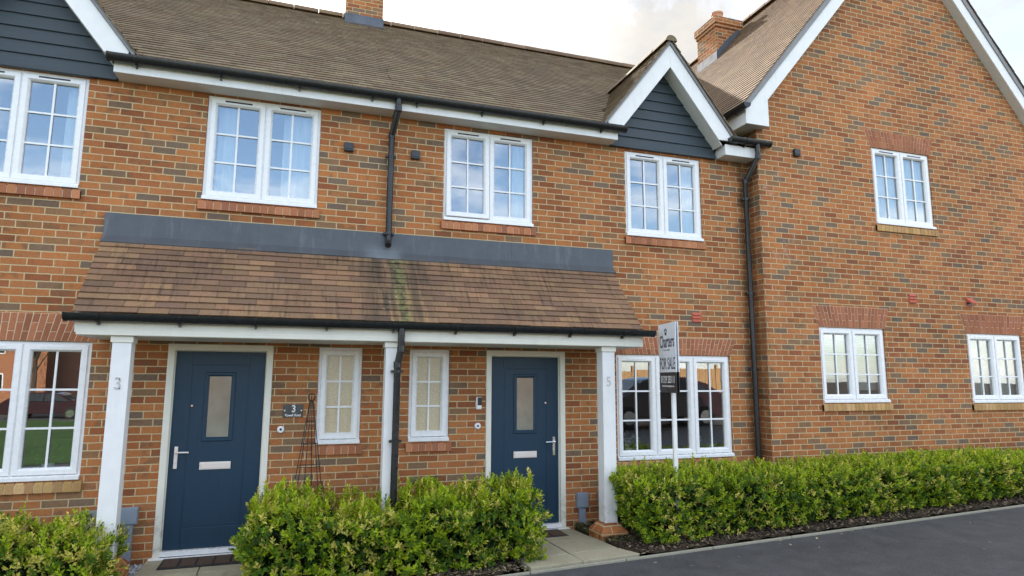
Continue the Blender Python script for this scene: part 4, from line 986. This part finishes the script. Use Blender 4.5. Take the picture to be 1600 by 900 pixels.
    np_object('foliage', V, leaf_faces(len(V)//5), np.repeat(C, 4, 0), 'leaf', h, base)
    # woody stems and an inner thicket of deep leaves so the hedge is not hollow
    for i in range(int(w/.13)):
        s = MB(); x = rng.uniform(x0+.12, x1-.12); y = rng.uniform(y0+.14, y1-.12); g = gz(x); zt = (ztop(np.array([x]))[0] if callable(ztop) else ztop)
        s.tube([(x, y, g), (x+rng.normal(0, .03), y+rng.normal(0, .03), g+(zt-g)*.45), (x+rng.normal(0, .09), y+rng.normal(0, .07), g+(zt-g)*.85)], [.008, .006, .003], 5)
        for j in range(3):
            q = g+(zt-g)*rng.uniform(.2, .6); s.tube([(x, y, q), (x+rng.normal(0, .15), y+rng.normal(0, .13), q+rng.uniform(.08, .25))], [.005, .002], 4)
        s.build('stem', 'twig', h)
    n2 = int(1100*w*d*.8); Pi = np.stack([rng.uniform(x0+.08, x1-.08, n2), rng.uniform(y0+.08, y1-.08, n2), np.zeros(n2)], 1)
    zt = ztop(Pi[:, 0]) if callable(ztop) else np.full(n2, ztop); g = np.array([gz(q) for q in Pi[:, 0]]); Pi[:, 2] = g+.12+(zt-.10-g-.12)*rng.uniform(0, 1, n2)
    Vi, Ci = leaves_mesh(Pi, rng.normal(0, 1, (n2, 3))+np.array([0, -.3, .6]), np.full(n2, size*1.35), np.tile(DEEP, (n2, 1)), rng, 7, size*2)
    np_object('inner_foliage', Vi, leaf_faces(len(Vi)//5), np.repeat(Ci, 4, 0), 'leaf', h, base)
    return h
hedge('hedge', 'long clipped hedge along the road before the gable wall, holding the sale sign', 1.29, 10.6, -1.32, -.42, lambda x: .725+.02*np.sin(x*1.3)+.015*np.sin(x*3.1), 980, .044, .045, .15, 22, 3, .42)
hedge('hedge', 'bushy hedge between the two front paths, before the middle porch post', -2.50, .20, -1.32, -.45, lambda x: .565+.05*np.sin(x*2.1+.6)+.04*np.sin(x*5.2)+.075*np.clip(x+1.6, 0, 1), 860, .052, .095, .17, 40, 5, .43)
hedge('hedge', 'low variegated hedge in the far left corner by the left window', -6.4, -3.60, -1.30, -.42, lambda x: .56+.04*np.sin(x*3)+.03*np.sin(x*8.)-.22*np.clip((x+4.3)/.6, 0, 1), 800, .048, .09, .26, 30, 9, .30)

# mulch chips, fallen leaves, gravel, moss (uncountable)
def scatter(name, n, region, size, pal, mat, seed, flat=.35, zoff=.045, elong=2.4):
    rng = np.random.default_rng(seed); P = region(rng, n); n = len(P)
    pal = np.array(pal); cols = pal[rng.integers(0, len(pal), n)]*rng.uniform(.7, 1.3, (n, 1))
    a = rng.uniform(0, 6.28, n); tl = rng.normal(0, flat, (n, 2)); s = size*rng.uniform(.5, 1.5, n)
    u = np.stack([np.cos(a), np.sin(a), tl[:, 0]], 1)*s[:, None]; v = np.stack([-np.sin(a), np.cos(a), tl[:, 1]], 1)*(s/elong)[:, None]; w = np.array([0, 0, 1])*(s*.22)[:, None]
    P = P+np.array([0, 0, zoff])
    V = np.stack([P-u, P-v*1.0+w*.3, P+u, P+v, P+w], 1).reshape(-1, 3); i = np.arange(n)[:, None]*5
    F = np.concatenate([i+np.array([[0, 1, 4]]), i+np.array([[1, 2, 4]]), i+np.array([[2, 3, 4]]), i+np.array([[3, 0, 4]])], 1).reshape(-1, 3)
    o = np_object(name, V, F, np.repeat(cols, 4, 0), mat); o['kind'] = 'stuff'; return o
def bedreg(rng, n):
    x = rng.uniform(-6.8, 10.5, n); y = rng.uniform(-1.49, -.02, n); k = ~(((x > -.02) & (x < 1.2)) | ((x > -3.5) & (x < -2.36))); k |= (x > 1.1) & (x < 1.2) & (y > -1.1)
    x, y = x[k], y[k]; return np.stack([x, y, np.array([gz(q) for q in x])], 1)
o = scatter('bark_mulch', 26000, bedreg, .021, [(.09, .06, .04), (.05, .034, .024), (.14, .10, .065), (.03, .022, .016), (.20, .155, .10)], 'chips', 2); tag(o, 'dark bark chips covering the planting beds under the hedges', 'mulch')
def litter(rng, n):
    x = np.concatenate([rng.uniform(1.2, 10.5, n*2//3), rng.uniform(-.9, .06, n//3)]); y = rng.uniform(-1.48, -1.15, len(x)); k = 46; x[:k] = rng.uniform(-.5, 8, k); y[:k] = -1.6-rng.exponential(.7, k); return np.stack([x, y, np.array([gz(q) for q in x])], 1)
o = scatter('leaf_litter', 620, litter, .019, [(.36, .29, .16), (.28, .22, .12), (.42, .36, .24), (.20, .19, .07)], 'chips', 4, .3, .028, 2.0); tag(o, 'dry fallen leaves on the mulch along the kerb edge', 'leaf litter')
def grav(rng, n):
    x = np.concatenate([rng.uniform(-3.72, -3.47, n//2), rng.uniform(-2.37, -1.3, n//2)]); y = np.where(x < -3, rng.uniform(-.62, -.03, len(x)), rng.uniform(-.42, -.03, len(x))); return np.stack([x, y, np.full(len(x), -.10)+(x+3.6)*.035], 1)
o = scatter('gravel', 2600, grav, .013, [(.42, .43, .45), (.30, .31, .33), (.55, .55, .54), (.22, .23, .25)], 'pebble', 6, .4, .045, 1.3); tag(o, 'loose grey gravel beside the left front step', 'gravel')
def mossr(rng, n):
    x = rng.uniform(1.06, 1.60, n); y = rng.uniform(-1.05, -.08, n); k = (x-1.06) > -.15*(y+.5); return np.stack([x[k], y[k], np.array([gz(q) for q in x[k]])], 1)
rngm = np.random.default_rng(21); Pm = mossr(rngm, 700); Vm, Cm = leaves_mesh(Pm+np.array([0, 0, .035]), np.tile([0, 0, 1.], (len(Pm), 1))+rngm.normal(0, .5, (len(Pm), 3)), np.full(len(Pm), .022), np.where(rngm.uniform(0, 1, (len(Pm), 1)) < .5, [.06, .10, .02], [.12, .11, .03]), rngm, 5, .02)
o = np_object('ground_moss', Vm, leaf_faces(len(Vm)//5), np.repeat(Cm, 4, 0), 'leaf'); o['kind'] = 'stuff'; tag(o, 'low moss and weeds round the right porch post', 'moss')

# potted plants on the inner window sills
def potted(x, y, z, label, pot, rad, tall, flower, seed):
    t = thing('potted_plant', label, 'pot plant', (x, y, z), 'pot plants inside the front windows'); rng = np.random.default_rng(seed)
    m = MB(); m.lathe((x, y, z), [(rad*.75, 0), (rad, rad*1.5), (rad*1.08, rad*1.52), (rad*1.08, rad*1.75), (rad*.9, rad*1.75), (rad*.85, rad*1.3)], 18); m.build('pot', pot, t, smooth=True)
    n = 46; d = rng.normal(0, 1, (n, 3)); d[:, 2] = np.abs(d[:, 2])*1.4+.3; d /= np.linalg.norm(d, axis=1, keepdims=True); P = np.array([x, y, z+rad*1.7])+d*tall*rng.uniform(.3, 1, (n, 1)); P[:, 1] = np.maximum(P[:, 1], y-.03)
    c = np.where(rng.uniform(0, 1, (n, 1)) < (.5 if flower else .0), [.6, .55, .52], [.07, .12, .03]); V, C = leaves_mesh(P, d, np.full(n, .045), c, rng, 6, .03)
    np_object('foliage', V, leaf_faces(len(V)//5), np.repeat(C, 4, 0), 'leaf', t, (x, y, z))
def ledge(parent, key):
    a, b, c, d = WIN[key]; m = MB(); m.box(a+.01, b-.01, .075, .26, c+.03, c+.055); m.build('inner_sill', 'upvc', parent, bevel=.004)
ledge(H5, 'GW'); ledge(H3, 'GW0')
potted(1.98, .18, .80, 'pale flowers in a white cup at the left of the right front window', 'pot_white', .045, .20, True, 1); potted(3.23, .18, .80, 'yellow pot at the right end of the right front window', 'pot_yellow', .055, .10, False, 2)
potted(3.06, .18, .80, 'slim white vase beside the yellow pot in the right front window', 'pot_white', .03, .16, True, 4)
potted(-4.42, .18, .83, 'green fern on the sill of the far left front window', 'pot_white', .05, .22, False, 3)

# ------------------------------------------------------------------ across the road (seen mirrored in the windows)
def far_house(x, y, w, label, rot=0.):
    t = thing('facing_house', label, 'house', (x, y, gz(x)-drop(y)), 'houses across the road'); g = gz(x)-drop(y); dpt = 7.5
    m = MB(); m.box(x-w/2, x+w/2, y-dpt, y, g, g+5); m.prism([(x-w/2, y, g+5.001), (x-w/2, y-dpt, g+5.001), (x-w/2, y-dpt/2, g+8.1)], (w, 0, 0)); m.build('wall', 'far_brick', t)
    m = MB(); m.prism([(x-w/2-.2, y+.35, g+4.8), (x-w/2-.2, y-dpt/2, g+8.35), (x-w/2-.2, y-dpt-.35, g+4.8), (x-w/2-.2, y-dpt-.35, g+4.95), (x-w/2-.2, y-dpt/2, g+8.5), (x-w/2-.2, y+.35, g+4.95)], (w+.4, 0, 0)); m.build('roof', 'far_roof', t)
    for (wx, wz) in ((-.28, 1.0), (.26, 1.0), (-.28, 3.5), (.26, 3.5)):
        m = MB(); a = x+w*wx-.6; m.ring(a, a+1.2, g+wz, g+wz+1.2, [(0, y+.0), (0, y+.03), (.07, y+.03), (.07, y+.0)]); m.box(a+.58, a+.62, y+.002, y+.03, g+wz+.07, g+wz+1.13); f = m.build('window', 'upvc', t)
        m = MB(); m.box(a+.07, a+1.13, y+.003, y+.012, g+wz+.07, g+wz+1.13); m.build('pane', 'car_glass', f)
    m = MB(); m.box(x-.45, x+.45, y+.002, y+.04, g, g+2.05); m.build('door', 'door_blue', t)
    m = MB(); m.prism([(x-.9, y+1.0, g+2.3), (x-.9, y, g+3.0), (x-.9, y, g+2.25), (x-.9, y+1.0, g+2.25)], (1.8, 0, 0)); m.build('door_canopy', 'far_roof', t)
    for s in (-.8, .8): m = MB(); m.box(x+s-.06, x+s+.06, y+.85, y+.97, g, g+2.25); m.build('post', 'white_paint', t)
    # front gablet with white bargeboards
    m = MB(); q = x+w*.26; m.prism([(q-1.2, y+.35, g+5), (q+1.2, y+.35, g+5), (q, y+.35, g+6.6)], (0, -3, 0)); m.build('gable', 'far_roof', t)
    for s in (-1, 1): m = MB(); m.prism([(q+s*1.3, y+.42, g+4.9), (q, y+.42, g+6.65), (q, y+.42, g+6.4), (q+s*1.12, y+.42, g+4.9)], (0, .04, 0)); m.build('bargeboard', 'white_paint', t)
far_house(-39, -47, 9, 'leftmost brick house across the road, with its porch facing the terrace'); far_house(-25.5, -47, 13, 'wide brown roofed house across the road, mirrored in the far left lower window')
far_house(-11.5, -45, 9, 'brick house across the road facing the left blue door'); far_house(3, -46, 9, 'brick house across the road facing the right blue door'); far_house(18, -44, 10, 'rightmost brick house across the road beyond the wooden fence')
t = thing('garden_fence', 'close boarded timber fence across the road from the terrace', 'fence', (12.5, -14, gz(12)))
for i in range(5):
    x = 8.0+i*1.85; m = MB()
    for j in range(12): m.box(x+.04+j*.147, x+.04+j*.147+.139, -14.02, -14.0+.004*(j % 2), gz(x), gz(x)+1.7)
    m.build('panel', 'fence_wood', t); m = MB(); m.box(x-.05, x+.035, -14.06, -13.96, gz(x)-.02, gz(x)+1.85); m.build('post', 'fence_wood', t)
def car(x, y, label, mat='car_red', flip=1):
    g = gz(x)-drop(y); t = thing('parked_car', label, 'car', (x, y, g), 'cars parked across the road'); L2 = 2.1
    side = [(-2.1, .32), (-2.12, .62), (-2.0, .86), (-1.35, .95), (-.75, 1.40), (-.3, 1.5), (.75, 1.5), (1.45, 1.33), (1.95, 1.0), (2.1, .9), (2.12, .45), (2.05, .30)]
    m = MB(); secs = [(-.86, .90), (-.80, .985), (-.5, 1.0), (.5, 1.0), (.80, .985), (.86, .90)]; n = len(side)
    for yy, k in secs:
        for px_, pz_ in side: m.v.append((x+flip*px_*(.97+.03*k), y+(yy*(1-.18*max(0, pz_-.95)/.55)), g+.3+(pz_-.3)*(.965+.035*k)))
    for i in range(len(secs)-1):
        for j in range(n): m.face((i*n+j, i*n+(j+1) % n, (i+1)*n+(j+1) % n, (i+1)*n+j))
    m.face(range(n)); m.face([(len(secs)-1)*n+j for j in reversed(range(n))]); b = m.build('body', mat, t, smooth=True, bevel=.02)
    for s in (-1, 1):
        m = MB()
        for q in ([(-1.15, 1.0), (-.66, 1.40), (-.02, 1.44), (-.02, 1.0)], [(.04, 1.0), (.04, 1.44), (.72, 1.43), (1.3, 1.25), (1.45, 1.03)]):
            m.prism([(x+flip*a, y+s*(.872*(1-.18*max(0, z-.95)/.55)), g+z) for a, z in q], (0, s*.006, 0))
        m.build('side_window', 'car_glass', b)
    for fx in (-1.32, 1.30):
        for s in (-1, 1):
            m = MB(); m.lathe((x+fx*flip, y+s*.80, g+.32), [(.32, -.1), (.32, .1)], 24, 'y'); wh = m.build('wheel', 'rubber', t, bevel=.02)
            m = MB(); m.lathe((x+fx*flip, y+s*.88, g+.32), [(.20, -.03), (.20, .03)], 18, 'y'); m.build('rim', 'chrome', wh)
    for s in (-1, 1): m = MB(); m.box(x-flip*2.09-.04, x-flip*2.09+.04, y+s*.62-.15, y+s*.62+.15, g+.66, g+.78); m.build('headlight', 'car_lamp', t, bevel=.02)
    m = MB(); m.prism([(x-flip*1.32, y-.68, g+.99), (x-flip*.80, y-.60, g+1.385), (x-flip*.80, y+.60, g+1.385), (x-flip*1.32, y+.68, g+.99)], (-flip*.012, 0, .012)); m.build('windscreen', 'car_glass', b)
car(8.4, -10.2, 'dark red car parked opposite the sale sign, mirrored in the window'); car(-15.2, -35.6, 'dark red car parked far across the lawn', flip=-1)
def tree(x, y, h, label, seed):
    rng = np.random.default_rng(seed); g = gz(x)-drop(y); t = thing('bare_tree', label, 'tree', (x, y, g), 'trees across the road'); m = MB()
    m.tube([(x, y, g-.1), (x+.05, y, g+h*.3), (x, y+.1, g+h*.5)], [.16, .13, .10], 8)
    for i in range(16):
        a = rng.uniform(0, 6.28); z0 = g+h*rng.uniform(.28, .5); l = h*rng.uniform(.25, .5); e = Vector((math.cos(a)*l*.6, math.sin(a)*l*.6, l)); p0 = Vector((x, y, z0)); p1 = p0+e
        m.tube([p0, p0+e*.5+Vector(rng.normal(0, .12, 3)), p1], [.05, .03, .012], 5)
        for j in range(8):
            q = p0+e*rng.uniform(.35, 1); m.tube([q, q+Vector(rng.normal(0, .35, 3))+Vector((0, 0, .35))], [.012, .004], 4)
    m.build('trunk', 'crust_trunk', t)
    n = 900; d = rng.normal(0, 1, (n, 3)); d /= np.linalg.norm(d, axis=1, keepdims=True); P = np.array([x, y, g+h*.68])+d*h*.3*rng.uniform(.3, 1, (n, 1))**.5
    V, C = leaves_mesh(P, d, np.full(n, .10), np.tile([.07, .09, .025], (n, 1)), rng, 5, .1); np_object('crown', V, leaf_faces(len(V)//5), np.repeat(C, 4, 0), 'leaf', t, (x, y, g))
tree(-17.5, -40, 8, 'thin young tree between the houses across the road on the left', 31); tree(5, -38, 7.5, 'thin young tree by the end of the fence across the road', 32)
